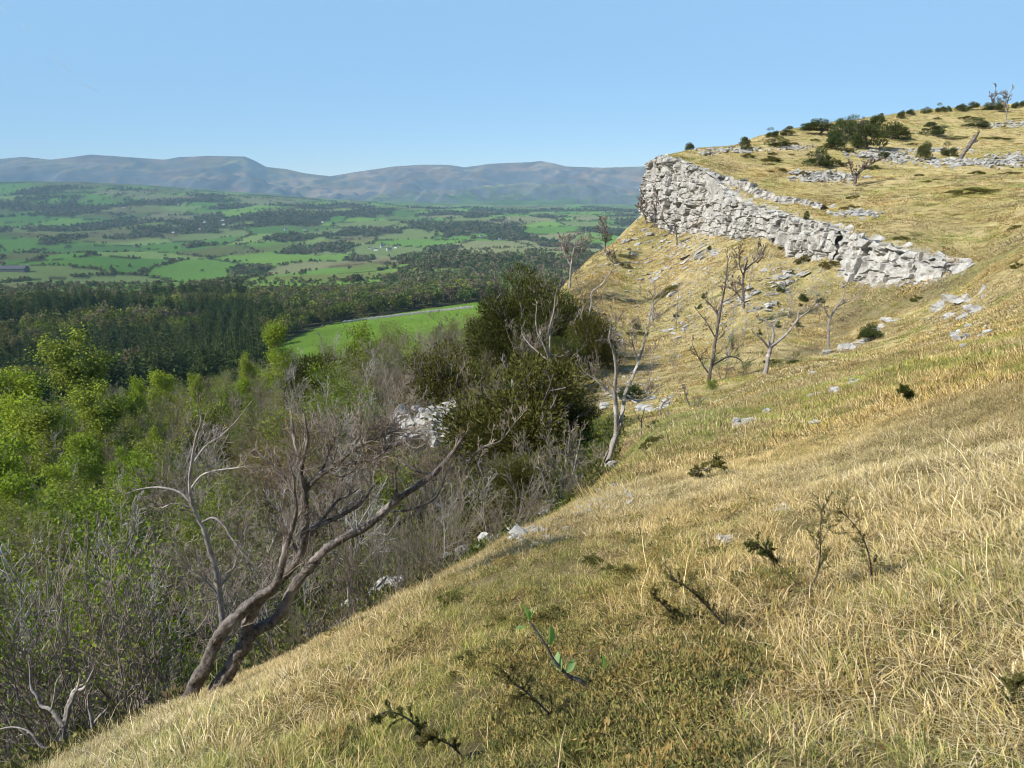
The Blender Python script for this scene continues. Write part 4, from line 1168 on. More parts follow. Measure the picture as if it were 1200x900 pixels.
for i, px in enumerate([872, 905, 922, 968, 985, 1000, 1012, 1030, 1056, 1066, 1085, 1102, 1112, 1126, 1140, 1157, 1163, 1169, 1190, 1198]):
    row = np.interp(px, [850, 900, 960, 1020, 1080, 1130, 1200], [173, 161, 151, 142, 133, 129, 124]) + rs.uniform(0, 3)
    g = on_row(px, row, 90); k = g[1] / 930 * 1.03; h = rs.uniform(7, 13)
    plant('skyline_juniper', 'small dark windswept juniper on the plateau skyline', 'juniper', g, (JSTEM[i % 2], JUN[(i * 2) % 5]), ('stems', 'foliage'), (h * k * rs.uniform(0.9, 1.6),) * 2 + (h * k,), group='junipers along the skyline', tilt=(0, 0.25))
LOWJ = [(1142, 229, 74, 14, 'wide flat juniper mat on the turf right of the plateau path'), (995, 246, 34, 9, 'flat green juniper mat near the cliff edge'), (1000, 234, 22, 8, 'narrow juniper tuft above the green juniper mat'), (1060, 281, 36, 9, 'flat juniper patch above the near cliff'), (1190, 270, 22, 8, 'small juniper mat at the right edge of the plateau turf'), (1192, 316, 18, 14, 'low juniper at the right edge above the slope'),
    (955, 303, 58, 16, 'long green juniper streak beneath the middle cliff'), (976, 317, 34, 13, 'shorter juniper streak beside the near cliff'), (785, 346, 46, 15, 'dark juniper strip standing in for tree shadow up the far slope'), (734, 314, 28, 9, 'dark juniper under the small bare tree on the far slope'), (748, 396, 40, 9, 'dark juniper line standing in for tree shadow below the white dead branches'),  # the slope strip and gully line stand in for cast tree shadow
    (1150, 428, 34, 12, 'olive juniper patch in the grass below the scattered rocks'), (1180, 408, 26, 10, 'orange tinged juniper at the right below the scattered rocks'), (1075, 355, 16, 14, 'dark stubby juniper on the rock rib'), (905, 428, 26, 14, 'green juniper at the foot of the white forked tree'), (1020, 395, 34, 20, 'green leafy juniper on the edge beside the low twisted stub'),
    (1185, 205, 36, 7, 'brown juniper mat by the scree at the right of the plateau'), (1120, 162, 46, 5, 'low brownish juniper strip on the upper plateau'), (900, 195, 18, 4, 'small brown juniper patch on the turf above the ledge'), (1060, 158, 30, 6, 'low dark juniper strip below the skyline'),
    (1170, 165, 50, 6, 'dark juniper strip right of the leaning dead stump'), (905, 183, 16, 6, 'little brown juniper on the turf above the upper ledge'), (965, 312, 12, 8, 'small round juniper between the two juniper streaks'), (835, 545, 40, 16, 'brown tipped juniper sprays in the middle of the grass slope'), (765, 520, 40, 22, 'low green juniper on the break of slope under the thin sapling'), (690, 610, 24, 16, 'little juniper where the grass meets the gully boulders')]
for i, (px, row, w, h, lb) in enumerate(LOWJ):
    g = ground_hit([px], [row])[0]; k = g[1] / 930 * 1.03; nx, ny = normal_at(g[0], g[1])
    plant('low_juniper', lb, 'juniper', g, (JLOW[i % 4],), ('foliage',), (w * k, max(h * k * 1.6, w * k * 0.5), h * k * 1.5), rz=rng.uniform(-0.4, 0.4), tilt=(-float(ny) * 0.5, float(nx) * 0.8), sink=0.03)
rs = np.random.RandomState(733)
for i in range(26):
    px = rs.uniform(870, 1198); row = rs.uniform(np.interp(px, [870, 1000, 1198], [176, 150, 130]), np.interp(px, [870, 1000, 1198], [205, 215, 235]))
    g = ground_hit([px], [row], 60, 330)[0]
    if np.isnan(g[0]): continue
    k = g[1] / 930 * 1.03; w = rs.uniform(8, 30)
    plant('low_juniper', 'small flat brownish juniper patch on the plateau turf', 'juniper', g, (JLOW[i % 4],), ('foliage',), (w * k, w * k * .8, w * k * rs.uniform(.4, .9)), group='low juniper patches on the plateau', sink=.03)
for i in range(16):
    px = rs.uniform(745, 960); row = rs.uniform(290, 400)
    g = ground_hit([px], [row], 40, 130)[0]
    if np.isnan(g[0]): continue
    k = g[1] / 930 * 1.03; w = rs.uniform(6, 13)
    plant('low_juniper', 'small dark green shrub tuft on the far grass slope', 'shrub', g, (JUN[i % 5],), ('foliage',), (w * k, w * k, w * k * rs.uniform(.8, 1.3)), group='shrub tufts on the far slope', sink=.03)
for i, (px, Y, top, w, lb) in enumerate([(930, 47, 408, 18, 'small dark cone shaped juniper on the gully edge'), (1020, 55, 372, 26, 'loose leafy juniper above the twisted stub'), (772, 33, 488, 30, 'dark green juniper by the foot of the pale slab'), (655, 21, 560, 40, 'green holly like bush over the boulders at the grass edge'), (740, 46, 440, 34, 'dark bush under the bare gully tree')]):
    g, h = hgt_for(px, Y, top); k = Y / 930 * 1.03
    plant('juniper_bush', lb, 'juniper', g, (JSTEM[i % 2], JUN[(i + 2) % 5]), ('stems', 'foliage'), (w * k * 1.2, w * k * 1.2, h))

rs = np.random.RandomState(877)
for i in range(14):
    px = rs.uniform(735, 965); row = rs.uniform(np.interp(px, [735, 965], [330, 340]), np.interp(px, [735, 800, 965], [470, 465, 400]))
    g = ground_hit([px], [row], 30, 130)[0]
    if np.isnan(g[0]): continue
    h = rs.uniform(2.6, 5.2)
    plant('bare_birch', 'slender pale bare tree scattered on the grass slope below the cliffs', 'bare tree', g, (BIRCH[i % 3][0],), ('trunk',), (h * 1.1, h * 1.1, h), group='slender bare trees below the cliffs')
# bushes along the bottom of the gully
for i, (px, Y, top) in enumerate([(470, 41, 462), (500, 40.5, 470), (528, 41, 458), (512, 38, 486), (480, 37, 492)]):
    g, h = hgt_for(px, Y, top); plant('bare_birch', ['slender bare tree at the left end of the limestone bluff', 'slender bare tree crossing the middle of the limestone bluff', 'slender bare tree at the right end of the limestone bluff', 'short bare sapling at the foot of the limestone bluff', 'thin bare sapling low in front of the limestone bluff'][i], 'bare tree', g, (BIRCH[i % 3][0],), ('trunk',), (h * .8, h * .8, h))
for i, (px, Y, top, k, lb) in enumerate([(815, 37, 452, 'b', 'bare twiggy bush in the gully right of the broad limestone slab'), (832, 43, 440, 'g', 'little leafy bush low in the gully beside the tall thin tree'), (872, 46, 420, 's', 'olive bush in the gully left of the white forked tree'), (788, 33, 470, 'b', 'grey twiggy bush at the gully edge below the slab'), (764, 29.5, 492, 's', 'budding bush on the break of slope below the slab'), (735, 26, 505, 'b', 'thin grey bush right of the big two stemmed bare tree'), (848, 49, 405, 'b', 'bare bush between the tall thin tree and the white forked tree'), (915, 47, 415, 's', 'small olive bush just right of the white forked tree'), (957, 54, 396, 'b', 'brown twiggy bush right of the cone shaped juniper'), (690, 27, 500, 'b', 'grey bush in front of the yews left of the two stemmed tree'), (715, 33, 470, 's', 'budding bush behind the big two stemmed tree')]):
    g, h = hgt_for(px, Y, top); w, l = {'b': BARE, 'g': GREENT, 's': SCRUBT}[k][i % 3]
    plant('gully_bush', lb, 'bush', g, (w, l), ('branches', 'leaves'), (h * 1.1, h * 1.1, h))

# brambles, ivy and young leaves under the trees of the scarp: ground cover nobody could count
def cover_kind(seed, cols, n=70):
    rs = np.random.RandomState(seed); b = ball(rs, n); b[:, 2] = np.abs(b[:, 2])
    v, f = kites(rs, b * rs.uniform(.3, 1, (n, 1)) * np.array([.5, .5, .45]), b + np.array([0, 0, .4]), .17, .10, .6)
    c = np.repeat(np.array(cols)[rs.randint(len(cols), size=n)] * rs.uniform(.7, 1.2, (n, 1)), 4, axis=0)
    me = mesh_np('cover', v, [f], c); me.materials.append(M['blade']); return me
CK = [cover_kind(1, [(.14, .165, .045), (.18, .20, .06), (.11, .13, .035)]), cover_kind(2, [(.20, .19, .06), (.24, .21, .08), (.15, .16, .05)]), cover_kind(3, [(.20, .15, .08), (.16, .13, .07), (.22, .20, .09)]), cover_kind(4, [(.20, .24, .055), (.16, .20, .045)])]
rs = np.random.RandomState(505)
n = 26000
r = np.exp(rs.uniform(math.log(7), math.log(130), n)); a = rs.uniform(math.radians(-50), math.radians(8), n)
e = edge_r(a); k = (r > e + 0.5) & ~((a > 0.04) & (r > 40)); r, a = r[k], a[k]
x = r * np.sin(a); y = r * np.cos(a); n = len(x)
px_, py_ = proj(x, y, H(x, y)); k = ~((px_ > 450) & (px_ < 540) & (r > 36) & (r < 50)); x, y, r = x[k], y[k], r[k]; n = len(x)
v = fbm(x / (2 + .12 * r), y / (2 + .12 * r), seed=509, octaves=2) + rs.normal(0, .2, n)
v = v - .5 * (r < 15)
pick = np.where(v > .3, 3, np.where(v > .02, 0, np.where(v > -.3, 1, 2)))
sc = (0.16 + 0.019 * r) * rs.uniform(.6, 1.5, n)
scatter('undergrowth', np.stack([x, y, H(x, y) - .05], -1), np.stack([rs.normal(0, .2, n), rs.normal(0, .2, n), rs.uniform(0, 6.28, n)], -1), sc, pick, np.ones((n, 3)) * rs.uniform(.45, 1.0, (n, 1)), CK)
# ------------------------------------------------------------------ bare trees whose own shape one knows: limbs laid out one by one, twigs grown from them
SP_TWIG = dict(seg=[5, 4, 3], up=[0.10, 0.12, 0.08], wander=0.15, kids=[4, 3], angle=(0.35, 0.95), len=(0.4, 0.65), bare=0.15, rmin=0.003, rk=0.6, taper=0.4)
def smooth(p, k=4):
    p = np.asarray(p, float); n = len(p)
    e = np.vstack([2 * p[0] - p[1], p, 2 * p[-1] - p[-2]]); out = []
    for i in range(n - 1):
        a, b, c, d = e[i:i + 4]
        for t in np.arange(k) / k:
            out.append(0.5 * (2 * b + (c - a) * t + (2 * a - 5 * b + 4 * c - d) * t * t + (3 * b - a - 3 * c + d) * t ** 3))
    out.append(p[-1]); return np.array(out)

def traced(name, label, cat, Y0, limbs, mat, mat_t, seed, twigs=(6, 0.5), depth=0.12, leafn=0, leaf=0.03, mat_l=None, rmin=0.003, twigkids=(4, 3), wind=(0, 0, 0), group=None, tmul=1.0, tlen=1.0):
    """limbs: lists of (px, row, width px); the first starts at the foot. Each limb gets its own lean in depth"""
    rs = np.random.RandomState(seed); polys = []; tw = []; tips = []
    limbs = [l if isinstance(l, tuple) else (l, None) for l in limbs]
    foot = limbs[0][0][0]
    base = at(foot[0], foot[1], Y0)
    known = []
    lead = 0
    for li, lb in enumerate(limbs):
        lb, nt = lb
        P = np.array(lb, float)
        if known:
            K = np.array(known); y0 = K[np.argmin(np.hypot(K[:, 0] - P[0, 0], K[:, 1] - P[0, 1])), 2]
        else: y0 = Y0
        L = np.concatenate([[0], np.cumsum(np.hypot(*np.diff(P[:, :2], axis=0).T))]) / 930 * Y0
        dd = rs.uniform(-1, 1); dd = math.copysign(0.4 + 0.6 * abs(dd), dd) * depth * (3 if li else 0.8)
        Yv = y0 + dd * L
        pts = np.array([at(a, b, y) for (a, b, _), y in zip(P, Yv)])
        if li == 0 or (abs(P[0, 1] - foot[1]) < 14 and P[0, 2] > 5): pts = np.vstack([pts[0] + (pts[0] - pts[1]) * 0.25 + np.array([0, 0, -0.25 * P[0, 2] / 930 * Y0 * 3]), pts]); P = np.vstack([[P[0, 0], P[0, 1], P[0, 2] * 1.15], P]); Yv = np.concatenate([[y0], Yv])
        rad = P[:, 2] / 930 * Y0 / 2 * (0.86 if Y0 < 30 else 0.66)
        q = smooth(np.column_stack([pts, rad]), 8)
        kn = np.vstack([np.zeros(3), rs.normal(0, 0.14, (max(2, len(q) // 5), 3)), np.zeros(3)]); q[:, :3] += np.stack([np.interp(np.linspace(0, 1, len(q)), np.linspace(0, 1, len(kn)), kn[:, c]) for c in range(3)], -1) * np.maximum(q[:, 3:4], rmin)
        q[:, 3] *= 1 + 0.05 * rs.normal(0, 1, len(q)).clip(-1, 1)
        polys.append((q[:, :3] - base, np.maximum(q[:, 3], rmin)))
        fr = smooth(np.column_stack([P[:, :2], Yv]), 8); known += fr.tolist()
        n, ln = (twigs if nt is None else nt)
        ln *= tlen
        sp = dict(SP_TWIG); sp['kids'] = list(twigkids); sp['rmin'] = rmin; sp['wind'] = wind
        for _ in range(int(n * tmul)):
            i = rs.randint(int(len(q) * 0.3), len(q) - 1); t = unit(q[i + 1, :3] - q[i, :3]); s_ = rs.normal(0, 1, 3); s_[2] += 0.5; s_ = unit(s_ - s_.dot(t) * t)
            twig(rs, tw, q[i, :3] - base, t * 0.7 + s_ * 0.8, ln * rs.uniform(0.5, 1.2), min(q[i, 3] * 0.55, ln * (0.019 if Y0 < 12 else 0.013)), 0, sp, tips)
        twig(rs, tw, q[-1, :3] - base, unit(q[-1, :3] - q[-2, :3]), ln * 0.8, q[-1, 3], 0, sp, tips)
    root = empty(name, base); tag(root, label, cat, group)
    link('trunk', tube_mesh('trunk', polys, mat, ((0.03, 14), (0.012, 8), (0.0, 4)), rough=0.11), parent=root)
    if tw: tag(link('twigs', tube_mesh('twigs', tw, mat_t, ((0.012, 5), (0.0, 3))), parent=root), kind='stuff')
    if leafn and tips:
        T = np.array(tips); P = T[rs.randint(len(T), size=leafn)] + rs.normal(0, 0.012, (leafn, 3))
        v, f = kites(rs, P, np.tile([0, 0, 0.6], (leafn, 1)), leaf, leaf * 0.5, 0.6)
        link('leaves', leaf_mesh('leaves', v, f, mat_l), parent=root)
    return root

LEAN = [
 ([(250, 822, 27), (262, 797, 24), (273, 777, 22), (290, 747, 20), (292, 727, 17), (307, 700, 15), (330, 680, 13), (350, 653, 12), (357, 620, 11), (357, 595, 11), (357, 573, 11)], (2, 0.25)),
 ([(222, 820, 25), (235, 790, 21), (253, 752, 18), (277, 722, 17), (300, 704, 15), (322, 686, 12), (333, 650, 9), (340, 627, 7), (347, 600, 5), (345, 575, 4)], (8, 0.45)),
 ([(290, 747, 18), (305, 737, 18), (325, 722, 16), (347, 685, 15), (367, 660, 14), (387, 640, 13), (405, 630, 13), (433, 614, 12), (463, 587, 11), (487, 570, 9.5), (507, 557, 8.5), (530, 531, 6.5)], (4, 0.3)),
 ([(530, 531, 6), (541, 515, 4), (546, 508, 2.5)], (2, 0.15)), ([(531, 530, 4.5), (540, 537, 4), (549, 540, 4), (556, 532, 3.2), (568, 523, 3), (586, 517, 2.5), (600, 500, 2), (606, 492, 1.3)], (7, 0.22)),
 ([(463, 587, 6), (464, 570, 5.5), (463, 556, 4), (466, 545, 3)], (3, 0.2)), ([(507, 556, 4), (490, 552, 3.5), (475, 545, 3)], (4, 0.2)),
 ([(357, 575, 9), (353, 556, 7), (356, 535, 5.5), (361, 515, 4.5), (358, 495, 3)], (9, 0.35)), ([(354, 552, 5), (348, 530, 4.5), (344, 510, 5), (342, 493, 4)], (3, 0.2)),
 ([(358, 572, 9), (373, 558, 7.5), (392, 545, 6.5), (413, 527, 5.5), (433, 517, 4.5), (452, 509, 3.5), (470, 503, 2.5)], (14, 0.4)),
 ([(392, 545, 5), (410, 543, 5), (430, 540, 4), (447, 533, 3), (458, 520, 2.2)], (9, 0.35)), ([(385, 551, 4.5), (398, 558, 4), (412, 553, 3), (420, 545, 2)], (5, 0.25)), ([(375, 557, 4), (383, 535, 4), (392, 515, 3), (405, 498, 2)], (9, 0.38)), ([(410, 530, 4), (425, 508, 3), (445, 500, 2.4), (475, 507, 1.8)], (9, 0.35)),
 ([(362, 622, 7), (380, 613, 6.5), (403, 602, 6), (420, 592, 5), (433, 577, 4), (434, 562, 3.5), (430, 545, 3)], (7, 0.3)), ([(364, 628, 5), (378, 608, 4.5), (395, 588, 4), (412, 578, 3)], (6, 0.3)),
 ([(350, 652, 6), (342, 635, 6), (340, 622, 5), (350, 605, 3.5)], (4, 0.25)), ([(458, 600, 4), (480, 597, 4), (505, 588, 3.5), (517, 572, 3), (522, 558, 2)], (6, 0.25)),
 ([(357, 590, 4), (340, 570, 3.5), (325, 550, 3), (305, 533, 2)], (7, 0.3)),
]
traced('bare_tree', 'large bare tree with two leaning dark trunks at the grass edge', 'bare tree', 7.2, LEAN, M['bark'], M['twig'], 3001, leafn=1100, leaf=0.02, mat_l=M['russet'], rmin=0.0020, depth=0.13, tmul=2.3, twigkids=(4, 3), tlen=.8)
SECOND = [
 ([(262, 735, 9), (257, 693, 8.5), (250, 657, 7.5), (240, 625, 6.5), (231, 605, 5.5), (225, 590, 5), (222, 567, 4.5), (225, 540, 4), (229, 515, 3), (235, 495, 2), (234, 480, 1.2)], (6, 0.35)),
 ([(231, 604, 4), (217, 582, 3.6), (200, 573, 3.4), (183, 571, 3), (165, 573, 2.2), (150, 578, 1.2)], (6, 0.3)), ([(228, 540, 2.8), (242, 522, 2.5), (260, 510, 2.4), (277, 493, 1.8), (295, 470, 1)], (4, 0.25)), ([(224, 572, 3), (235, 558, 2.8), (250, 552, 2.5), (280, 548, 1.5)], (4, 0.25)),
 ([(236, 612, 4), (250, 607, 3.5), (262, 616, 3.2), (273, 633, 3), (290, 655, 2.5)], (5, 0.3)), ([(224, 595, 2.5), (205, 590, 2.2), (190, 595, 1.6)], (4, 0.2)), ([(256, 690, 4), (272, 668, 3), (282, 640, 2.2), (285, 615, 1.4)], (6, 0.3)), ([(258, 700, 4), (240, 680, 3), (222, 668, 2), (205, 645, 1.3)], (6, 0.3))]
traced('bare_tree', 'grey bare tree with one pale crooked limb left of the leaning tree', 'bare tree', 9.6, SECOND, M['bark_pale'], M['twig'], 3002, leafn=130, leaf=0.05, mat_l=M['green'], rmin=0.0028, tmul=2.0)
BROKEN = [
 ([(70, 900, 10), (72, 880, 9.5), (74, 855, 9), (78, 843, 9), (84, 822, 9), (87, 812, 8), (91, 806, 6.5)], (0, 0.2)), ([(91, 808, 5.5), (99, 806, 5), (104, 796, 3.6), (109, 786, 2.5)], (1, 0.12)),
 ([(74, 852, 7), (66, 840, 6.5), (59, 831, 6), (48, 827, 4.5), (43, 815, 4), (37, 806, 3.4), (35, 783, 2.6)], (4, 0.16)), ([(70, 884, 5), (58, 880, 4.5), (47, 873, 4), (33, 857, 3), (14, 852, 2.4), (-6, 856, 2)], (5, 0.2)), ([(72, 870, 4), (62, 864, 3.4), (55, 850, 2)], (3, 0.2)), ([(60, 832, 3), (64, 815, 3), (66, 800, 2.4), (72, 790, 1.4)], (4, 0.15)), ([(75, 852, 3), (83, 868, 2.2), (90, 884, 1.4)], (1, 0.1))]
traced('broken_tree', 'broken pale dead tree in the lower left corner', 'dead tree', 7.6, BROKEN, M['bark_pale'], M['twig'], 3003, rmin=0.0022)
traced('tree_stump', 'splintered thin stump between the broken pale tree and the thicket', 'stump', 8.0, [([(113, 888, 6), (111, 868, 6), (109, 850, 7), (106, 836, 6), (103, 820, 3)], (2, 0.15)), ([(109, 848, 4.5), (118, 838, 4), (126, 830, 2.5)], (0, 0.1))], M['bark_pale'], M['twig'], 3004, rmin=0.0022)

GULLY = [
 ('white forked dead tree standing on the edge of the gully', 41, [([(896, 449, 9), (897, 434, 8), (901, 415, 7.5), (903, 407, 7.5)], (0, .4)), ([(904, 408, 5), (906, 394, 5), (905, 385, 4.5), (901, 379, 4), (896, 375, 3), (890, 373, 2)], (2, .5)), ([(903, 406, 6), (911, 401, 5.5), (923, 390, 4.5), (935, 374, 3.6), (946, 366, 2.8), (954, 355, 1.6)], (3, .6)), ([(935, 374, 2.8), (936, 366, 2.4), (942, 360, 1.4)], (1, .3)), ([(901, 408, 3.6), (893, 398, 3), (883, 390, 2)], (1, .5)), ([(901, 380, 2.4), (908, 376, 2), (913, 372, 1)], (1, .4)), ([(901, 405, 2.5), (900, 392, 1.8), (899, 382, 1)], (0, .3))], 'bark_pale', (2, 2)),
 ('tall thin bare tree with short side twigs in the gully', 48, [([(829, 455, 7), (833, 430, 6.5), (836, 418, 6), (840, 390, 5), (844, 367, 4), (848, 345, 3.4), (851, 327, 2.6), (853, 305, 1.6)], (9, .9)), ([(842, 370, 2.4), (835, 360, 2), (829, 353, 1.4)], (2, .5)), ([(838, 395, 2.2), (828, 378, 1.6), (819, 366, 1)], (2, .5)), ([(833, 430, 3), (843, 423, 2.6), (856, 418, 2.4), (868, 422, 2), (872, 432, 1.2)], (5, .7)), ([(832, 440, 2.4), (822, 425, 2), (812, 405, 1.2)], (4, .7)), ([(846, 355, 2), (858, 348, 1.8), (868, 338, 1)], (3, .6))], 'bark', (4, 2)),
 ('dark V shaped bare tree in the middle of the far slope', 64, [([(871, 354, 5), (871, 340, 4.5), (871, 325, 3.6), (873, 315, 3)], (3, .9)), ([(872, 318, 2.8), (880, 310, 2.4), (888, 303, 2), (895, 293, 1.2)], (6, 1.1)), ([(870, 352, 4), (864, 344, 3), (858, 338, 2.5), (852, 336, 2)], (3, .9)), ([(872, 325, 2.4), (867, 312, 2), (866, 298, 1.2)], (5, 1.0))], 'bark', (4, 3)),
 ('slender pale dead tree leaning right below the near cliff', 57, [([(971, 409, 5), (971, 395, 4.5), (972, 377, 4), (979, 362, 4), (987, 351, 3), (990, 342, 2), (989, 336, 1.2)], (3, .5)), ([(973, 374, 2.2), (968, 366, 1.8), (966, 358, 1)], (3, .5)), ([(980, 360, 1.8), (992, 354, 1.4), (1004, 347, .9)], (2, .4))], 'bark_pale', (3, 2)),
 ('big bare tree with two tall stems on the gully rocks', 24.5, [([(705, 563, 11), (712, 540, 9), (720, 515, 8), (724, 505, 8)], (1, .4)), ([(723, 507, 6.5), (722, 480, 6), (720, 458, 5), (722, 435, 4), (719, 412, 3), (714, 398, 2), (716, 380, 1.2)], (8, .7)), ([(725, 503, 6), (730, 478, 5.5), (734, 458, 5), (742, 440, 4), (748, 425, 3.6), (755, 400, 3), (760, 378, 2.4), (764, 355, 1.4)], (7, .7)), ([(720, 462, 3.5), (710, 455, 3), (698, 445, 2.2), (688, 438, 1.4)], (6, .7)), ([(748, 425, 2.4), (742, 405, 2), (738, 388, 1.2)], (4, .6)), ([(733, 462, 2.6), (748, 470, 2), (762, 464, 1.2)], (4, .6)), ([(702, 562, 5), (706, 545, 4), (712, 530, 2.5)], (1, .3))], 'bark_pale', (4, 3)),
 ('two tall dead white stems in front of the yew clump', 46, [([(643, 424, 4.5), (644, 405, 4), (645, 383, 3.4), (649, 365, 3), (651, 345, 1.8)], (2, .5)), ([(643, 420, 3.4), (636, 402, 3), (630, 390, 2.6), (628, 375, 2.4), (629, 360, 1.4)], (2, .5)), ([(642, 422, 3), (630, 412, 2.4), (619, 402, 2), (612, 392, 1.2)], (3, .6)), ([(645, 415, 2), (655, 418, 1.6)], (1, .4))], 'bark_pale', (2, 2)),
 ('cluster of pale dead stems with a long bent branch right of the yews', 58, [([(688, 392, 4), (690, 372, 3.4), (693, 355, 3), (694, 343, 3), (702, 336, 2.6), (708, 330, 2.4), (713, 322, 2), (728, 314, 1.2)], (3, .6)), ([(689, 385, 2.4), (681, 372, 2), (684, 358, 2), (681, 345, 1.6), (676, 330, 1)], (3, .5)), ([(692, 358, 2), (699, 362, 1.6), (705, 368, 1)], (2, .5)), ([(676, 392, 2.4), (673, 378, 2), (680, 366, 1.6)], (2, .5)), ([(690, 384, 2), (698, 378, 1.6), (700, 366, 1)], (3, .5))], 'bark_pale', (3, 2)),
 ('leafy gully sapling with twin stems beside the pale boulders', 20.2, [([(658, 600, 6), (659, 580, 5.5), (660, 560, 4.5), (665, 535, 3.5), (668, 510, 2)], (9, .6)), ([(669, 600, 5), (669, 585, 4.5), (669, 570, 4), (674, 545, 3), (680, 515, 1.6)], (9, .6)), ([(652, 602, 3.5), (647, 590, 3), (640, 570, 2.4), (632, 545, 1.5)], (7, .6)), ([(659, 570, 3), (650, 550, 2.4), (645, 525, 1.6), (640, 505, 1)], (6, .5))], 'bark_pale', (4, 3)),
 ('thin straight sapling standing alone on the break of slope', 25, [([(750, 553, 3.6), (751, 530, 3.2), (751, 512, 2.6), (752, 490, 1.4)], (3, .4))], 'bark_pale', (2, 2)),
 ('low twisted dead stub arching over on the grass edge', 56, [([(1017, 416, 6), (1020, 408, 5), (1026, 402, 4), (1032, 399, 3.4), (1040, 400, 2)], (4, .4)), ([(1027, 401, 3), (1022, 396, 2.4)], (2, .3))], 'bark', (3, 2)),
 ('pale two stemmed dead tree near the broad limestone slab', 38, [([(800, 505, 4.5), (806, 495, 4), (812, 484, 3.6), (822, 470, 2)], (3, .6)), ([(771, 500, 4), (773, 485, 3.6), (777, 473, 3), (790, 464, 1.6)], (3, .6)), ([(812, 484, 2.4), (806, 470, 2), (800, 452, 1.2)], (4, .6))], 'bark_pale', (3, 2)),
 ('bare tree on the skyline of the spur above the yews', 88, [([(668, 330, 4), (669, 315, 3.6), (671, 300, 3), (674, 285, 1.6)], (8, 1.6)), ([(669, 312, 2.4), (662, 298, 2), (658, 285, 1)], (6, 1.4)), ([(670, 308, 2.4), (680, 295, 2), (686, 280, 1)], (6, 1.4))], 'bark_pale', (4, 3)),
 ('small bare tree in front of the vale at the edge of the spur', 106, [([(709, 290, 3), (709, 280, 2.4), (708, 270, 1.6), (706, 262, 1)], (9, 1.4))], 'bark', (4, 3)),
 ('dark bare tree at the left foot of the tall cliff', 114, [([(757, 258, 3), (754, 250, 2.4), (752, 240, 2), (751, 230, 1)], (8, 1.4))], 'bark', (4, 3)),
 ('slim bare tree against the white face of the tall cliff', 110, [([(767, 261, 2.6), (768, 250, 2.2), (769, 240, 1.8), (769, 232, 1)], (5, 1.0))], 'bark', (3, 2)),
 ('small bare tree on the grass below the tall cliff', 104, [([(793, 282, 2.6), (792, 270, 2.2), (791, 262, 1.4)], (4, .9)), ([(792, 274, 1.8), (785, 268, 1.4), (780, 260, .9)], (4, .8))], 'bark', (3, 2)),
 ('little V shaped bare tree above the dark juniper on the far slope', 104, [([(722, 312, 2.6), (721, 302, 2), (719, 292, 1.2)], (4, .9)), ([(722, 311, 2.2), (716, 305, 1.8), (711, 299, 1)], (4, .9))], 'bark', (3, 2)),
 ('thin bare pole tree left of the juniper shadow strip', 84, [([(763, 384, 3), (765, 365, 2.6), (766, 350, 2), (767, 338, 1.2)], (4, .9)), ([(765, 358, 2), (774, 348, 1.5), (780, 336, .9)], (2, .7))], 'bark_pale', (3, 2)),
 ('windswept thorn with a thick trunk beside the left scree patch', 103, [([(1002, 216, 5), (1003, 208, 4), (1006, 201, 3), (1012, 195, 2)], (6, .9)), ([(1003, 207, 3), (1010, 200, 2.6), (1020, 193, 2), (1030, 187, 1.2)], (8, .9)), ([(1003, 208, 2.6), (998, 200, 2), (996, 192, 1.2)], (5, .7))], 'bark', (4, 3)),
 ('thin crooked bare tree highest on the skyline at the right', 196, [([(1161, 127, 2), (1163, 120, 1.6), (1166, 112, 1.4), (1167, 104, .8)], (5, 1.6)), ([(1163, 119, 1.2), (1160, 112, .8)], (2, 1.2))], 'bark', (3, 2)),
 ('pale thin tree rising through the skyline right of the crooked one', 170, [([(1179, 138, 2), (1180, 128, 1.8), (1181, 118, 1.5), (1184, 109, .8)], (6, 1.8)), ([(1181, 118, 1.2), (1175, 112, .8)], (3, 1.4))], 'bark_pale', (3, 2)),
]
for i, (lb, Y, limbs, mat, tk) in enumerate(GULLY):
    leafn = 900 if 'leafy gully' in lb else 0
    traced('dead_tree' if 'dead' in lb else 'bare_tree', lb, 'dead tree' if 'dead' in lb else 'bare tree', Y, limbs, M[mat], M['twig'] if mat == 'bark_pale' else M['twig_brown'], 3100 + i, rmin=max(0.004, 0.00028 * Y), tmul=1.9, twigkids=tk, leafn=leafn, leaf=0.06, mat_l=M['scrub'])
# the leaning dead juniper snag
g = on_row(1125, 188); k = g[1] / 930 * 1.03
root = traced('dead_snag', 'dark dead juniper snag leaning right on the plateau', 'dead tree', float(g[1]), [([(1125, 188, 9), (1128, 182, 6), (1132, 176, 5), (1137, 169, 6), (1142, 161, 6), (1146, 157, 3)], (12, .5)), ([(1136, 170, 3), (1144, 166, 2)], (3, .4)), ([(1122, 188, 7), (1128, 187, 6), (1133, 187, 4)], (4, .3))], M['bark'], M['twig_brown'], 3201, rmin=0.05, twigkids=(4, 2))

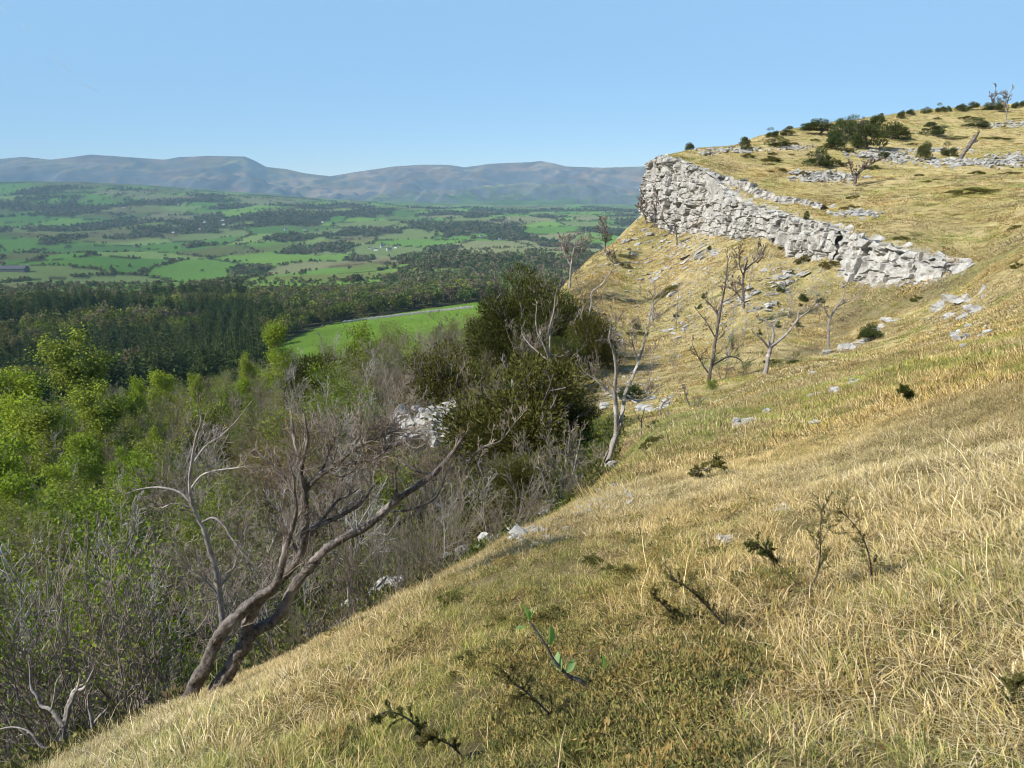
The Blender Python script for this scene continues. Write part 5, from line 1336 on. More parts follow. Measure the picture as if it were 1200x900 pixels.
# foreground: a whitebeam sapling and sprays of juniper in the turf
def near_sprig():
    g = ground_hit([692], [815], 1.2, 12)[0]; Y = float(g[1])
    rs = np.random.RandomState(5)
    pts = [(694, 822, 7, 0), (683, 800, 6, -.01), (668, 793, 5, -.03), (657, 783, 4.5, -.05), (648, 772, 4, -.06), (640, 757, 3.4, -.07), (631, 743, 3, -.08), (620, 728, 2.4, -.08)]
    q = np.array([at(a, b, Y + d) for a, b, w, d in pts]); base = q[0].copy()
    root = empty('whitebeam_sapling', base); tag(root, 'whitebeam sapling with a few bright green leaves in the foreground turf', 'sapling')
    pl = [(smooth(q - base, 4), smooth(np.array([[w / 930 * Y / 2 * 1.05] for a, b, w, d in pts]), 4)[:, 0])]
    for a in ([(657, 783), (668, 770), (690, 762), (703, 770)], [(640, 757), (645, 748)], [(672, 795), (690, 808), (700, 826)]):
        qq = np.array([at(u, v, Y - .05) for u, v in a]) - base; pl.append((smooth(qq, 3), np.linspace(.0022, .0012, len(a) * 3 - 2)))
    link('stem', tube_mesh('stem', pl, M['bark'], ((0, 6),)), parent=root)
    m, nt, out = nmat('whitebeam_leaf')
    d = N(nt, 'ShaderNodeBsdfPrincipled', i_Roughness=0.45); tr = N(nt, 'ShaderNodeBsdfTranslucent'); mx = N(nt, 'ShaderNodeMixShader'); mx.inputs[0].default_value = 0.45
    ge = N(nt, 'ShaderNodeNewGeometry')
    nt.links.new(mixc(nt, 'MIX', ge.outputs['Backfacing'], (0.14, 0.27, 0.05), (0.24, 0.36, 0.14)), d.inputs['Base Color'])
    tr.inputs[0].default_value = (0.25, 0.5, 0.04, 1)
    nt.links.new(d.outputs[0], mx.inputs[1]); nt.links.new(tr.outputs[0], mx.inputs[2]); nt.links.new(mx.outputs[0], out.inputs[0])
    V, F = [], []
    for j in range(7):                                   # one folded oval leaf of unit length
        t = j / 6.0; w = 0.27 * math.sin(math.pi * min(1, t * 0.93 + 0.05)) ** 0.8
        V += [(t, -w, 0.16 * w * 3 - 0.1 * t * t), (t, 0, -0.1 * t * t), (t, w, 0.16 * w * 3 - 0.1 * t * t)]
    for j in range(6):
        F += [(3 * j, 3 * j + 1, 3 * j + 4, 3 * j + 3), (3 * j + 1, 3 * j + 2, 3 * j + 5, 3 * j + 4)]
    lm = mesh_np('leaf', np.array(V), [np.array(F)], smooth=True); lm.materials.append(m)
    for px, py, s, az_, el, tw in ((619, 727, 19, 2.3, 1.1, .8), (617, 735, 15, -2.6, .2, .3), (621, 729, 16, 1.2, 1.2, -.8), (644, 756, 21, 1.2, 1.25, 1.2), (657, 786, 21, 1.9, 1.0, -.9), (664, 788, 17, .6, .9, .9), (656, 785, 14, 2.8, .6, .2), (706, 786, 19, 1.3, 1.3, 1.4), (633, 748, 9, 2.0, .8, .4)):
        l = link('leaf', lm, parent=root, loc=at(px, py, Y - .06) - base, scale=s / 930 * Y * 1.15)
        l.rotation_euler = (Matrix.Rotation(az_, 4, 'Z') @ Matrix.Rotation(-el, 4, 'Y') @ Matrix.Rotation(tw, 4, 'X')).to_euler()
near_sprig()

def juniper_spray(label, pts, seed, w=4.0, dens=46, mat='juniper_low', ln=0.011):
    rs = np.random.RandomState(seed)
    g = ground_hit([pts[0][0]], [pts[0][1]], 1.2, 40)[0]; Y = float(g[1])
    q = np.array([at(a, b, Y - 0.05 * i * Y / 4) for i, (a, b) in enumerate(pts)]); base = q[0].copy()
    root = empty('juniper_spray', base); tag(root, label, 'juniper')
    L = np.linalg.norm(np.diff(q, axis=0), axis=1).sum()
    polys = [(smooth(q - base, 4), np.linspace(w, w * .3, len(q) * 4 - 3) / 930 * Y / 2)]
    main = polys[0][0]
    for k in range(22):
        i = rs.randint(1, len(main) - 1); d = unit(main[i] - main[i - 1]); s = unit(rs.normal(0, 1, 3))
        twig(rs, polys, main[i], d * .8 + s * .7, L * rs.uniform(.08, .22), w * .3 / 930 * Y / 2, 0, dict(seg=[4, 3], up=[.1, .05], wander=.15, kids=[3], angle=(.4, .9), len=(.4, .6), rmin=.0008))
    link('stem', tube_mesh('stem', polys, M['bark'], ((.004, 6), (0, 3))), parent=root)
    root.location.z -= 0.03
    P, D = [], []
    for p, r in polys[1:]:
        n = int(dens * np.linalg.norm(p[-1] - p[0]) / L * 7) + 6
        t = rs.uniform(0, len(p) - 1.01, n); i = t.astype(int); f = (t - i)[:, None]
        P.append(p[i] * (1 - f) + p[i + 1] * f); D.append((p[i + 1] - p[i]) / (np.linalg.norm(p[i + 1] - p[i], axis=1, keepdims=True) + 1e-9) * .7 + ball(rs, n) * .8)
    v, f = kites(rs, np.concatenate(P), np.concatenate(D), ln * Y / 3.2, ln * .22 * Y / 3.2, .2)
    link('needles', leaf_mesh('needles', v, f, M[mat]), parent=root)
juniper_spray('arching dark juniper spray in the turf right of the whitebeam sapling', [(868, 742), (845, 722), (825, 700), (805, 682), (785, 672)], 1)
juniper_spray('thin upright juniper shoot in the middle of the foreground grass', [(945, 690), (958, 668), (962, 640), (962, 610), (966, 582)], 2, 2.2, 26)
juniper_spray('brown juniper spray right of the upright shoot', [(1022, 680), (1020, 650), (1012, 625), (998, 605), (985, 592)], 3, 2.4, 26)
juniper_spray('low green and orange juniper beside the grey foreground stones', [(908, 665), (905, 650), (895, 638), (884, 632)], 4, 4, 60)
juniper_spray('dark juniper spray curling over at the bottom left of the turf', [(500, 865), (488, 845), (470, 832), (452, 828), (440, 834)], 5, 4, 90)
juniper_spray('dark juniper spray at the bottom edge below the whitebeam sapling', [(545, 885), (530, 868), (512, 860), (498, 862)], 6, 4, 90)
juniper_spray('long fallen juniper branch left of the whitebeam sapling', [(660, 848), (640, 826), (618, 805), (600, 792), (588, 776)], 7, 4, 70)
juniper_spray('short dark juniper sprig left of the arching spray', [(800, 735), (788, 715), (775, 700), (766, 690)], 8, 3.5)
juniper_spray('dark curved juniper tip alone in the upper grass', [(1072, 468), (1065, 460), (1058, 455)], 9, 3)
juniper_spray('dark juniper at the right edge of the foreground grass', [(1192, 830), (1186, 815), (1190, 795), (1196, 780)], 10, 4, 80)
juniper_spray('bushy brown juniper at mid slope above the stones', [(825, 560), (815, 552), (835, 545), (845, 540)], 11, 3)

rs = np.random.RandomState(811)
k = 0
while k < 34:
    px = rs.normal(660, 120); py = rs.normal(770, 75)
    if not (430 < px < 960 and 630 < py < 895): continue
    g = ground_hit([px], [py], 1.2, 15)[0]
    if np.isnan(g[0]): continue
    k += 1; w = rs.uniform(.12, .34) * (g[1] / 3.2) ** .5; nx, ny = normal_at(g[0], g[1])
    plant('low_juniper', 'low olive brown juniper patch woven into the foreground turf', 'juniper', g, (JLOW[k % 4],), ('foliage',), (w * 1.2, w, w * rs.uniform(.45, .8)), tilt=(float(ny) * -.5, float(nx) * .5), group='low juniper patches in the foreground turf', sink=.015)

# low moss and juniper mat woven through the turf below the whitebeam
def mat_kind(seed, cols):
    rs = np.random.RandomState(seed); P = np.column_stack([rs.normal(0, .05, (46, 2)), rs.uniform(0, .035, 46)])
    v, f = kites(rs, P, np.tile([0, 0, .9], (46, 1)), .034, .011, .7)
    c = np.repeat(np.array(cols)[rs.randint(len(cols), size=46)], 4, axis=0)
    me = mesh_np('mat', v, [f], c); me.materials.append(M['blade']); return me
MK = [mat_kind(1, [(.32, .28, .09), (.42, .33, .13), (.22, .21, .07)]), mat_kind(2, [(.34, .22, .08), (.26, .23, .07), (.40, .30, .12)]), mat_kind(3, [(.16, .18, .055), (.26, .24, .08), (.13, .11, .05)])]
rs = np.random.RandomState(17)
n = 4600
px = rs.uniform(380, 1000, n); py = rs.uniform(590, 930, n)
aa, bb = ray(px, py)
zz = 1.6 / np.maximum(1e-3, (PB * aa + PC) - bb)                        # near plane: distance along each column
x = aa * zz; y = zz
k = (1.5 * fbm(x / 0.55, y / 0.55, seed=151, octaves=3) + 0.6 * np.exp(-((px - 690) / 150) ** 2 - ((py - 770) / 120) ** 2) + rs.normal(0, .12, n) + 0.08 * np.exp(-((px - 500) / 60) ** 2 - ((py - 870) / 50) ** 2) > 0.52) & (zz < 9) & (zz > 1.4)
x, y = x[k], y[k]; n = len(x)
nx, ny = normal_at(x, y)
scatter('moss_mat', np.stack([x, y, H(x, y) + rs.uniform(.02, .07, n)], -1), euler_tilt(nx, ny, rs.uniform(0, 6.28, n), .9), rs.uniform(.5, 1.0, n), rs.randint(0, 3, n), np.ones((n, 3)) * rs.uniform(.75, 1.15, (n, 1)), MK)
# ------------------------------------------------------------------ the woods and farms of the vale
CON = [two_part_mesh('conifer_tree', *conifer(2000 + i), M['conifer'], M['bark']) for i in range(5)]
def broad_proto(seed, ml):
    leaf = broad_crown(seed); sp = dict(SPEC_TREE); sp['rmin'] = 0.006
    return two_part_mesh('broadleaf_tree', leaf, tubes(limb_polys(seed, 0.85, sp, 1, 0.1, 0.022), 4), ml, M['twig'])
BRO = [broad_proto(2020 + i, M['broadleaf']) for i in range(7)]
FAR = []
for i in range(4):
    v, f = broad_crown(2040 + i, 12, 14, 0.22, 1.0, 0.95, 0.1)
    FAR.append(leaf_mesh('far_tree', v, f, M['far_tree']))
rs = np.random.RandomState(404)
def wood_spots(r0, r1, gap, a0=-44, a1=7.5):
    out = []; r = r0
    while r < r1:
        for a in np.arange(math.radians(a0), math.radians(a1), gap / r): out.append((a + rs.normal(0, .3) * gap / r, r + rs.normal(0, .3) * gap))
        r += gap * .9
    o = np.array(out); return o[:, 1] * np.sin(o[:, 0]), o[:, 1] * np.cos(o[:, 0])
x, y = wood_spots(300, 900, 9.5)
z = H(x, y); px, py = proj(x, y, z); r = np.hypot(x, y)
fx = in_field(x, y)
for dx, dy in ((5, 0), (-5, 0), (0, 6), (0, -6)): fx |= in_field(x + dx, y + dy)
k = ~fx & (px > -90) & (px < 620) & ~((px > 330) & (r < 520)) & ~((px > 250) & (r < 330))
x, y, z, px, r = x[k], y[k], z[k], px[k], r[k]
cn = 1.7 * fbm(x / 60, y / 90, seed=411, octaves=3) + np.interp(px, [-50, 200, 330, 420, 600], [.5, .45, .15, -.3, -.6]) + np.interp(r, [300, 650, 900], [.25, 0, -.7]) * 1.0
isc = cn > 0.30
o = np.argsort(r); nc = nb = 0
stuffP = []
for i in o:
    p = (x[i], y[i], z[i] - 0.3)
    if isc[i]:
        nc += 1; h = rs.uniform(14, 25); s = (h * rs.uniform(.75, 1.1),) * 2 + (h,)
        if nc <= 290:
            t = link('conifer_tree', CON[nc % 5], loc=p, rot=(0, 0, rs.uniform(0, 6.28)), scale=s); w_ = 'behind the tall birch' if px[i] < 130 else 'in the dark wood left of the bright field' if px[i] < 300 else 'on the far side of the bright field'; tag(t, 'dark green conifer ' + w_, 'conifer', 'conifers ' + w_)
        else: stuffP.append((p, s, 0, [(.065, .09, .032), (.05, .078, .03), (.08, .10, .035)][rs.randint(3)]))
    else:
        nb += 1; h = rs.uniform(10, 17) * np.interp(r[i], [500, 900], [1, .75]); s = (h * rs.uniform(.75, 1.15),) * 2 + (h,)
        if nb <= 290:
            t = link('broadleaf_tree', BRO[nb % 7], loc=p, rot=(0, 0, rs.uniform(0, 6.28)), scale=s); w_ = 'in the valley wood at the left' if px[i] < 200 else 'in the wood at the left end of the bright field' if px[i] < 360 else 'along the far side of the bright field'; tag(t, 'rounded tree just in leaf ' + w_, 'tree', 'broadleaf trees ' + w_)
        else: stuffP.append((p, s, 1, [(.12, .15, .045), (.165, .155, .08), (.10, .145, .04), (.19, .21, .05), (.165, .14, .095)][rs.randint(5)]))
def inst_proto(kind, seed):
    if kind == 0: v, f = conifer(seed)[0]
    elif kind == 1: v, f = broad_crown(seed, 18, 20, .13)
    else: v, f = broad_crown(seed, 9, 9, .30, 1.0, 1.0, .05)
    return leaf_mesh('wood_mass', v, f, M['wood_inst'])
# beyond: scattered woods and hedgerow trees; the biggest by their distance are individuals
n = 60000
rr = np.exp(rs.uniform(math.log(880), math.log(6800), n)); a = rs.uniform(math.radians(-42), math.radians(10), n)
x = rr * np.sin(a); y = rr * np.cos(a)
f1, f2, cid = parcels(x, y); wm = wood_mask(x, y)
hedge = (f2 - f1 < 0.035 + 0.000006 * rr) & (vnoise(x / 70, y / 70, seed=431) > -0.15)
moss = (rr < 1350) & (rs.rand(n) < np.interp(rr, [880, 1000, 1350], [.5, .2, .03]))
k = ((wm > 0) & (rs.rand(n) < np.interp(rr, [900, 2500, 6800], [.35, .55, .85]))) | (hedge & (rs.rand(n) < .8)) | moss | (rs.rand(n) < .0015)
x, y, rr, wm = x[k], y[k], rr[k], wm[k]
z = H(x, y); px, py = proj(x, y, z)
HOUSES = [(145, 244, 1.0), (227, 231, 1.2), (209, 240, .8), (240, 261, 1.2), (261, 259, 1.5), (262, 264, 1.3), (234, 269, .9), (203, 273, 1.1), (378, 261, 1.2), (357, 270, 1.6), (335, 270, 1.3), (433, 292, 1.1), (441, 294, 1.4), (448, 290, 1.5), (456, 294, 1.6), (464, 291, 1.1), (598, 256, 1.1), (564, 278, 1.2), (586, 281, 1.0), (672, 264, .9)]
HP = np.array([ground_hit([hx], [hy], 900, 7500, 900)[0] for hx, hy, s in HOUSES])
k = (px > -30) & (px < 770)
for hp, (hx, hy, s_) in zip(HP, HOUSES):
    d = np.abs(px - hx); k &= ~((d < 7) & (py > hy - 1) & (py < hy + 4.5))
x, y, rr, wm, z = x[k], y[k], rr[k], wm[k], z[k]
o = np.argsort(rr); ind = 0
for i in o:
    h = rs.uniform(7, 14) * (1.1 if wm[i] > 0.08 else .9 if wm[i] > 0 else .55) * np.interp(rr[i], [880, 1500], [.65, 1]); s = (h * rs.uniform(.8, 1.3),) * 2 + (h,); p = (x[i], y[i], z[i] - .4)
    if ind < 280:
        ind += 1; t = link('vale_tree', FAR[ind % 4], loc=p, rot=(0, 0, rs.uniform(0, 6.28)), scale=s); tag(t, 'small rounded tree scattered on the moss land beyond the wood', 'tree', 'small trees beyond the valley wood')
    else: stuffP.append((p, s, 2, [(.12, .15, .06), (.19, .175, .10), (.12, .17, .055), (.17, .155, .095), (.21, .185, .12), (.10, .125, .055), (.16, .19, .06)][rs.randint(6)]))
P = np.array([q[0] for q in stuffP]); n = len(P)
kd = np.array([q[2] for q in stuffP])
scatter('woodland', P, np.stack([np.zeros(n), np.zeros(n), rs.uniform(0, 6.28, n)], -1), np.array([q[1] for q in stuffP]), kd * 3 + rs.randint(0, 3, n), np.array([q[3] for q in stuffP]) * rs.uniform(.75, 1.25, (n, 1)), [inst_proto(kk, 2100 + 10 * kk + j) for kk in range(3) for j in range(3)])

# farmhouses
def house_meshes(L=11, W=7, h=5.2, rh=2.6):
    b = bmesh.new()
    v = [b.verts.new(p) for p in ((-L/2, -W/2, -2), (L/2, -W/2, -2), (L/2, W/2, -2), (-L/2, W/2, -2), (-L/2, -W/2, h), (L/2, -W/2, h), (L/2, W/2, h), (-L/2, W/2, h), (-L/2, 0, h + rh), (L/2, 0, h + rh))]
    for f in ((0, 1, 5, 4), (2, 3, 7, 6), (1, 2, 6, 9, 5), (3, 0, 4, 8, 7)): b.faces.new([v[i] for i in f])
    wall = bpy.data.meshes.new('wall'); b.to_mesh(wall); b.free()
    b = bmesh.new()
    for s in (-1, 1):
        e = [b.verts.new(p) for p in ((-L/2 - .3, s * (W/2 + .4), h - .25), (L/2 + .3, s * (W/2 + .4), h - .25), (L/2 + .3, 0, h + rh + .12), (-L/2 - .3, 0, h + rh + .12), (-L/2 - .3, s * (W/2 + .4), h - .05), (L/2 + .3, s * (W/2 + .4), h - .05), (L/2 + .3, 0, h + rh + .34), (-L/2 - .3, 0, h + rh + .34))]
        for f in ((0, 1, 2, 3), (4, 7, 6, 5), (0, 4, 5, 1), (0, 3, 7, 4), (1, 5, 6, 2)): b.faces.new([e[i] for i in f])
    bmesh.ops.recalc_face_normals(b, faces=b.faces[:])
    roof = bpy.data.meshes.new('roof'); b.to_mesh(roof); b.free()
    b = bmesh.new(); bmesh.ops.create_cube(b, size=1, matrix=Matrix.Translation((L/2 - .8, 0, h + rh + .5)) @ Matrix.Diagonal((.9, 1.4, 1.8, 1)))
    bmesh.ops.create_cube(b, size=1, matrix=Matrix.Translation((L/2 - .8, .35, h + rh + 1.55)) @ Matrix.Diagonal((.35, .35, .45, 1)))
    ch = bpy.data.meshes.new('chimney'); b.to_mesh(ch); b.free()
    b = bmesh.new()
    for wx in (-3.6, -1.2, 1.4, 3.8):
        for wz in (1.4, 3.8): bmesh.ops.create_cube(b, size=1, matrix=Matrix.Translation((wx, -W/2 - .02, wz)) @ Matrix.Diagonal((1.0, .14, 1.2, 1)))
    win = bpy.data.meshes.new('windows'); b.to_mesh(win); b.free()
    return wall, roof, ch, win
HW, HR, HC, HN = house_meshes()
M['pane'] = plain_mat('dark_glass', (.03, .035, .04), .2)
HW.materials.append(M['white_wall']); HR.materials.append(M['slate']); HC.materials.append(M['white_wall']); HN.materials.append(M['pane'])
HLAB = ['lone white house highest among the dark trees on the left hills', 'white house on the wooded ridge below the far fells', 'pale house just below the white ridge house', 'white house left of the pair above the pasture', 'brightest white house of the pair above the pasture', 'white annexe in front of the brightest house', 'small white house below the pair at the wood edge', 'long pale house at the left end of the pasture', 'white house at the right of the wooded hill', 'white gabled house below the wooded hill', 'long low pale farm left of the gabled house', 'leftmost white building of the farm group in the middle of the vale', 'white farm building second from the left in the farm group', 'tallest white building of the farm group in the vale', 'slate roofed farm building right of the tallest one', 'small building at the right end of the farm group', 'pale house in trees near the foot of the fells', 'white house at the left of the hamlet before the yews', 'white cottage at the right of the hamlet before the yews', 'small white house farthest right in the vale']
for hp, (hx, hy, s), lb in zip(HP, HOUSES, HLAB):
    if np.isnan(hp[0]): hp = at(hx, hy, 3500)
    g = empty('farmhouse', hp + np.array([0, 0, .5]), (0, 0, rs.uniform(-.5, .5)), s * .8); tag(g, lb, 'house', 'white houses in the vale')
    link('wall', HW, parent=g); link('windows', HN, parent=g); rf = link('roof', HR, parent=g); link('chimney', HC, parent=rf)
# long dark barn at the left edge
bw, br, bc, bn = house_meshes(46, 15, 4.2, 3.6)
bw.materials.append(M['dark_wall']); br.materials.append(M['slate'])
hp = ground_hit([12], [318], 700, 3000, 600)[0]
g = empty('barn', hp, (0, 0, .08), 1.35); tag(g, 'long dark roofed barn at the left edge of the vale', 'barn'); link('wall', bw, parent=g); link('roof', br, parent=g)
hp = ground_hit([30], [315], 700, 3000, 600)[0]
g = empty('farmhouse', hp, (0, 0, .3), .8); tag(g, 'small white farmhouse at the right end of the long dark barn', 'house'); link('wall', HW, parent=g); link('windows', HN, parent=g); rf = link('roof', HR, parent=g); link('chimney', HC, parent=rf)

# dry stone wall across the bright field and the sheep beside it
wl = [(402, 379), (430, 375), (475, 369.5), (510, 365.5), (556, 360.5)]
W = np.array([ground_hit([p[0]], [p[1]], 250, 1200, 500)[0] for p in wl]); W = W[~np.isnan(W[:, 0])]
if len(W) > 1:
    d = np.concatenate([[0], np.cumsum(np.hypot(*np.diff(W[:, :2], axis=0).T))]); s = np.arange(0, d[-1], 1.2)
    x = np.interp(s, d, W[:, 0]); y = np.interp(s, d, W[:, 1]); z = H(x, y); V = []
    t = np.stack([np.gradient(x), np.gradient(y)], -1); t /= np.linalg.norm(t, axis=1, keepdims=True)
    for i in range(len(s)):
        nx_, ny_ = -t[i, 1], t[i, 0]; hh_ = 1.5 + rs.normal(0, .16); j = rs.normal(0, .06, 5)
        V += [(x[i] + nx_ * .6, y[i] + ny_ * .6, z[i] - .4), (x[i] + nx_ * (.45 + j[0]), y[i] + ny_ * .45, z[i] + hh_ * .6), (x[i] + nx_ * .25, y[i] + ny_ * (.25 + j[1]), z[i] + hh_), (x[i] - nx_ * .25, y[i] - ny_ * .25, z[i] + hh_ + j[2]), (x[i] - nx_ * (.45 + j[3]), y[i] - ny_ * .45, z[i] + hh_ * .6), (x[i] - nx_ * .6, y[i] - ny_ * .6, z[i] - .4)]
    n = len(s); q = np.array([(6 * i + k, 6 * i + k + 1, 6 * i + 7 + k, 6 * i + 6 + k) for i in range(n - 1) for k in range(5)])
    w = link('dry_stone_wall', mesh_np('dry_stone_wall', np.array(V), [q]), M['grey_wall']); tag(w, 'grey dry stone wall crossing the bright green field', 'wall')
SHP = []
def sheep_meshes():
    rs = np.random.RandomState(3)
    b = bmesh.new(); bmesh.ops.create_icosphere(b, subdivisions=3, radius=.5)
    for v in b.verts:
        p = np.array(v.co) * 2
        fat = 1 + .06 * math.sin(9 * p[0]) * math.cos(8 * p[1] + 5 * p[2])
        v.co = Vector((p[0] * .56 * fat, p[1] * .27 * fat * (1 + .1 * p[0]), .66 + p[2] * .27 * fat + .04 * p[0] * p[0]))
    body = bpy.data.meshes.new('fleece'); b.to_mesh(body); b.free(); body.materials.append(M['wool'])
    pl = []
    for sx in (-.36, .36):
        for sy in (-.13, .13): pl.append((np.array([[sx, sy, .55], [sx + (.03 if sx < 0 else -.01), sy, .28], [sx, sy, 0]]), np.array([.075, .045, .04])))
    pl.append((np.array([[.5, 0, .72], [.66, 0, .6], [.76, 0, .38], [.80, 0, .24]]), np.array([.13, .11, .085, .045])))
    for sy in (-1, 1): pl.append((np.array([[.70, sy * .07, .52], [.69, sy * .19, .50]]), np.array([.04, .015])))
    pl.append((np.array([[-.54, 0, .78], [-.62, 0, .6], [-.6, 0, .45]]), np.array([.06, .05, .02])))
    v, f = tubes(pl, 7); me = mesh_np('legs_and_head', v, [f], smooth=True); me.materials.append(M['face'])
    return body, me
sb, sl = sheep_meshes()
for px_, py_, lb in ((432, 366, 'white sheep nearest the far wood in the bright field'), (482, 374, 'white sheep just below the stone wall'), (486, 361, 'sheep grazing left of the far field corner'), (509, 358, 'sheep at the top edge of the bright field'), (540, 361, 'sheep near the right end of the field wall')):
    g = ground_hit([px_], [py_], 250, 1200, 500)[0]
    if np.isnan(g[0]): continue
    e = empty('sheep', g, (0, 0, rs.uniform(0, 6.28)), 1.25); tag(e, lb, 'sheep', 'sheep in the bright field'); link('body', sb, parent=e); link('head_and_legs', sl, parent=e)

# broken vapour trail, high beyond the fells
polys = []
for a, b in (((-6, 1), (11, 17)), ((24, 27), (37, 39)), ((57, 63), (86, 86)), ((88, 92), (119, 109))):
    n = 9; t = np.linspace(0, 1, n); q = np.array([at(a[0] + (b[0] - a[0]) * u + rs.normal(0, .7), a[1] + (b[1] - a[1]) * u + rs.normal(0, .7), 42000) for u in t])
    polys.append((q, 110 * np.sin(np.pi * np.clip(t * .9 + .05, 0, 1)) ** .5 * np.concatenate([[.001], np.ones(n - 2), [.001]])))
v, f = tubes(polys, 8)
m, nt, out = nmat('vapour')
vs_ = nt.nodes.new('ShaderNodeVolumeScatter'); vs_.inputs['Color'].default_value = (1, 1, 1, 1); vs_.inputs['Density'].default_value = .0028; vs_.inputs['Anisotropy'].default_value = 0.0
nt.links.new(vs_.outputs[0], out.inputs['Volume'])
tag(link('vapour_trail', mesh_np('vapour_trail', v, [f], smooth=True), m), 'faint broken white vapour trail high in the blue sky', 'vapour trail', kind='stuff')
# ------------------------------------------------------------------ grass, as tufts in three finenesses
STRAW = [(0.56, 0.44, 0.21), (0.66, 0.54, 0.30), (0.46, 0.34, 0.14), (0.40, 0.34, 0.11), (0.24, 0.165, 0.075), (0.16, 0.11, 0.05), (0.72, 0.60, 0.38)]
GREEN = [(0.26, 0.30, 0.075), (0.33, 0.33, 0.09), (0.19, 0.25, 0.06), (0.43, 0.38, 0.14), (0.50, 0.42, 0.19)]
def tuft(seed, nb, hgt, spread, wid, lean, cols):
    rs = np.random.RandomState(seed); V, C, Q, T3 = [], [], [], []
    cols = np.array(cols)
    for k in range(nb):
        a = rs.uniform(0, 6.28); rr = spread * math.sqrt(rs.rand()); p = np.array([rr * math.cos(a), rr * math.sin(a), -0.02])
        h = hgt * rs.uniform(0.45, 1.25); a2 = rs.uniform(0, 6.28) if rs.rand() < 0.45 else a + rs.normal(0, 0.7)
        d = np.array([math.cos(a2), math.sin(a2), 0]); ln = lean * rs.uniform(0.15, 1.35)
        s = np.array([-d[1], d[0], 0]); s = s * math.cos(0.6) + d * math.sin(rs.uniform(-0.6, 0.6)); w = wid * rs.uniform(0.6, 1.3)
        o = len(V)
        for t, ww in ((0, 1.0), (0.45, 0.85), (0.8, 0.5)):
            c = p + d * ln * h * t ** 1.7 + np.array([0, 0, h * (t - 0.38 * ln * t * t)])
            V += [c - s * w * ww / 2, c + s * w * ww / 2]
        V.append(p + d * ln * h + np.array([0, 0, h * (1 - 0.42 * ln)]))
        col = cols[rs.randint(len(cols))] * rs.uniform(0.55, 1.2); C += [col * .8] * 2 + [col] * 5  # blade roots darkened, shade at the base put into the colour
        Q += [(o, o + 1, o + 3, o + 2), (o + 2, o + 3, o + 5, o + 4)]; T3.append((o + 4, o + 5, o + 6))
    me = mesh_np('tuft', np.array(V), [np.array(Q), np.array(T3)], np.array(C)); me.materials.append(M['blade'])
    return me

def grass_zone(x, y):
    az = np.arctan2(x, y); r = np.hypot(x, y)
    e = edge_r(az)
    near = r < e + 2.2
    slope = (az > np.interp(r, [80, 95], [0.098, 0.062]) + 0.03 * vnoise(x / 5, y / 5, seed=44) * (r < 90)) & (r > e + 3) & (r < 118)
    gully = (az > 0.085) & (r >= e + 2.2) & (r <= e + 4) & (vnoise(x / 2, y / 2, seed=46) > 0.2)
    plat = plateau_w(az, r) > 0.5
    return near | slope | gully | plat

def grass_points(rs, r0, r1, dens, az0=-42, az1=42):
    a0, a1 = math.radians(az0), math.radians(az1)
    n = int(dens * 0.5 * (a1 - a0) * (r1 * r1 - r0 * r0))
    r = np.sqrt(rs.uniform(r0 * r0, r1 * r1, n)); a = rs.uniform(a0, a1, n)
    x = r * np.sin(a); y = r * np.cos(a); k = grass_zone(x, y); x, y = x[k], y[k]
    st = np.abs(H(x * 1.008, y * 1.008) - H(x * 0.992, y * 0.992)) / (0.016 * np.hypot(x, y))
    clump = vnoise(x / 0.9, y / 0.9, seed=52) * 0.5 + fbm(x / 6, y / 6, seed=53, octaves=2) + 0.75 + rs.uniform(-0.4, 0.4, len(x))
    k = (st < 1.5) & ((clump > 0.25) | (np.hypot(x, y) < 30))
    x, y = x[k], y[k]
    S = np.array(SPOTS); S = S[np.hypot(S[:, 0], S[:, 1]) < r1 + 5]
    for sx, sy, sr in S:
        kk = (x - sx) ** 2 + (y - sy) ** 2 > sr * sr
        x, y = x[kk], y[kk]
    return x, y

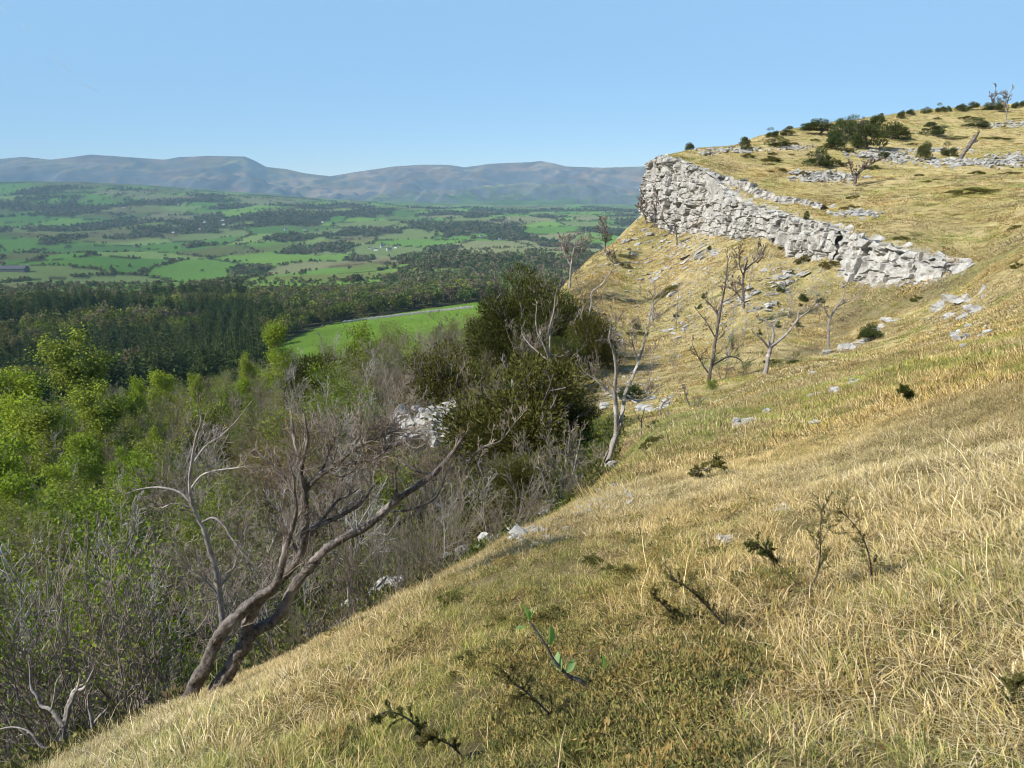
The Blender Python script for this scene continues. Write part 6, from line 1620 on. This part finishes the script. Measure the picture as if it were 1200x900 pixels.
BANDS = [(0.9, 5.0, 170, 0.15, 'a'), (5.0, 12.0, 130, 0.15, 'a'), (12.0, 30.0, 42, 0.19, 'b'), (30.0, 70.0, 12.0, 0.22, 'c'), (70.0, 120.0, 5.0, 0.26, 'd'), (120.0, 230.0, 1.7, 0.26, 'd')]
KIND = {
 'a': [tuft(i, 46, 0.115, 0.075, 0.0042, 1.15, STRAW) for i in range(5)] + [tuft(10 + i, 42, 0.105, 0.075, 0.004, 0.8, GREEN) for i in range(3)] + [tuft(15, 12, 0.27, 0.05, 0.0035, 0.5, STRAW)],
 'b': [tuft(20 + i, 34, 0.13, 0.14, 0.009, 1.1, STRAW) for i in range(5)] + [tuft(30 + i, 32, 0.12, 0.14, 0.009, 0.9, GREEN) for i in range(3)] + [tuft(35, 14, 0.28, 0.10, 0.009, 0.5, STRAW)],
 'c': [tuft(40 + i, 32, 0.145, 0.26, 0.022, 1.1, STRAW) for i in range(5)] + [tuft(50 + i, 32, 0.135, 0.26, 0.022, 0.8, GREEN) for i in range(3)] + [tuft(55, 14, 0.27, 0.16, 0.02, 0.5, STRAW)],
 'd': [tuft(60 + i, 34, 0.15, 0.5, 0.05, 1.1, STRAW) for i in range(5)] + [tuft(70 + i, 34, 0.14, 0.5, 0.05, 1.0, GREEN) for i in range(3)] + [tuft(75, 14, 0.26, 0.3, 0.04, 0.5, STRAW)],
}
for bi, (r0, r1, dens, hh_, kd) in enumerate(BANDS):
    rs = np.random.RandomState(900 + bi)
    x, y = grass_points(rs, max(0.3, r0 - 0.6) if r0 < 1 else r0, r1, dens, -48 if r0 < 12 else -42, {0.9: 110, 5.0: 85, 12.0: 70, 30.0: 55}.get(r0, 44))
    n = len(x); z = H(x, y); nx, ny = normal_at(x, y)
    g = fbm(x / 5.0, y / 5.0, seed=48, octaves=3) + 0.5 * fbm(x / 1.3, y / 1.3, seed=49, octaves=2) + rs.normal(0, 0.22, n)
    r_ = np.hypot(x, y); azg = np.arctan2(x, y)
    g = g - 0.06 + 0.25 * sstep(0.45, 0.66, azg) * (r_ < 20) + 0.12 * (plateau_w(azg, r_) > 0.5)
    pick = np.where(g > 0.26, 5 + rs.randint(0, 3, n), rs.randint(0, 5, n)); pick = np.where((rs.rand(n) < 0.022) & (r_ > 1.9), 8, pick)
    w = fbm(x / 3.0, y / 3.0, seed=58, octaves=3)[:, None]
    sh = np.array([1.24, 1.21, 1.18]) * (1 + 0.4 * w) * rs.uniform(0.85, 1.15, (n, 1)) * (1 + np.array([0.05, 0.0, -0.12]) * np.clip(fbm(x / 4, y / 4, seed=59, octaves=2)[:, None] * 2, -1, 1))
    sc = rs.uniform(0.65, 1.3, n) * (1 + 0.35 * vnoise(x / 1.1, y / 1.1, seed=57)) * np.where(r_ < 2.0, 0.75, 1.0)
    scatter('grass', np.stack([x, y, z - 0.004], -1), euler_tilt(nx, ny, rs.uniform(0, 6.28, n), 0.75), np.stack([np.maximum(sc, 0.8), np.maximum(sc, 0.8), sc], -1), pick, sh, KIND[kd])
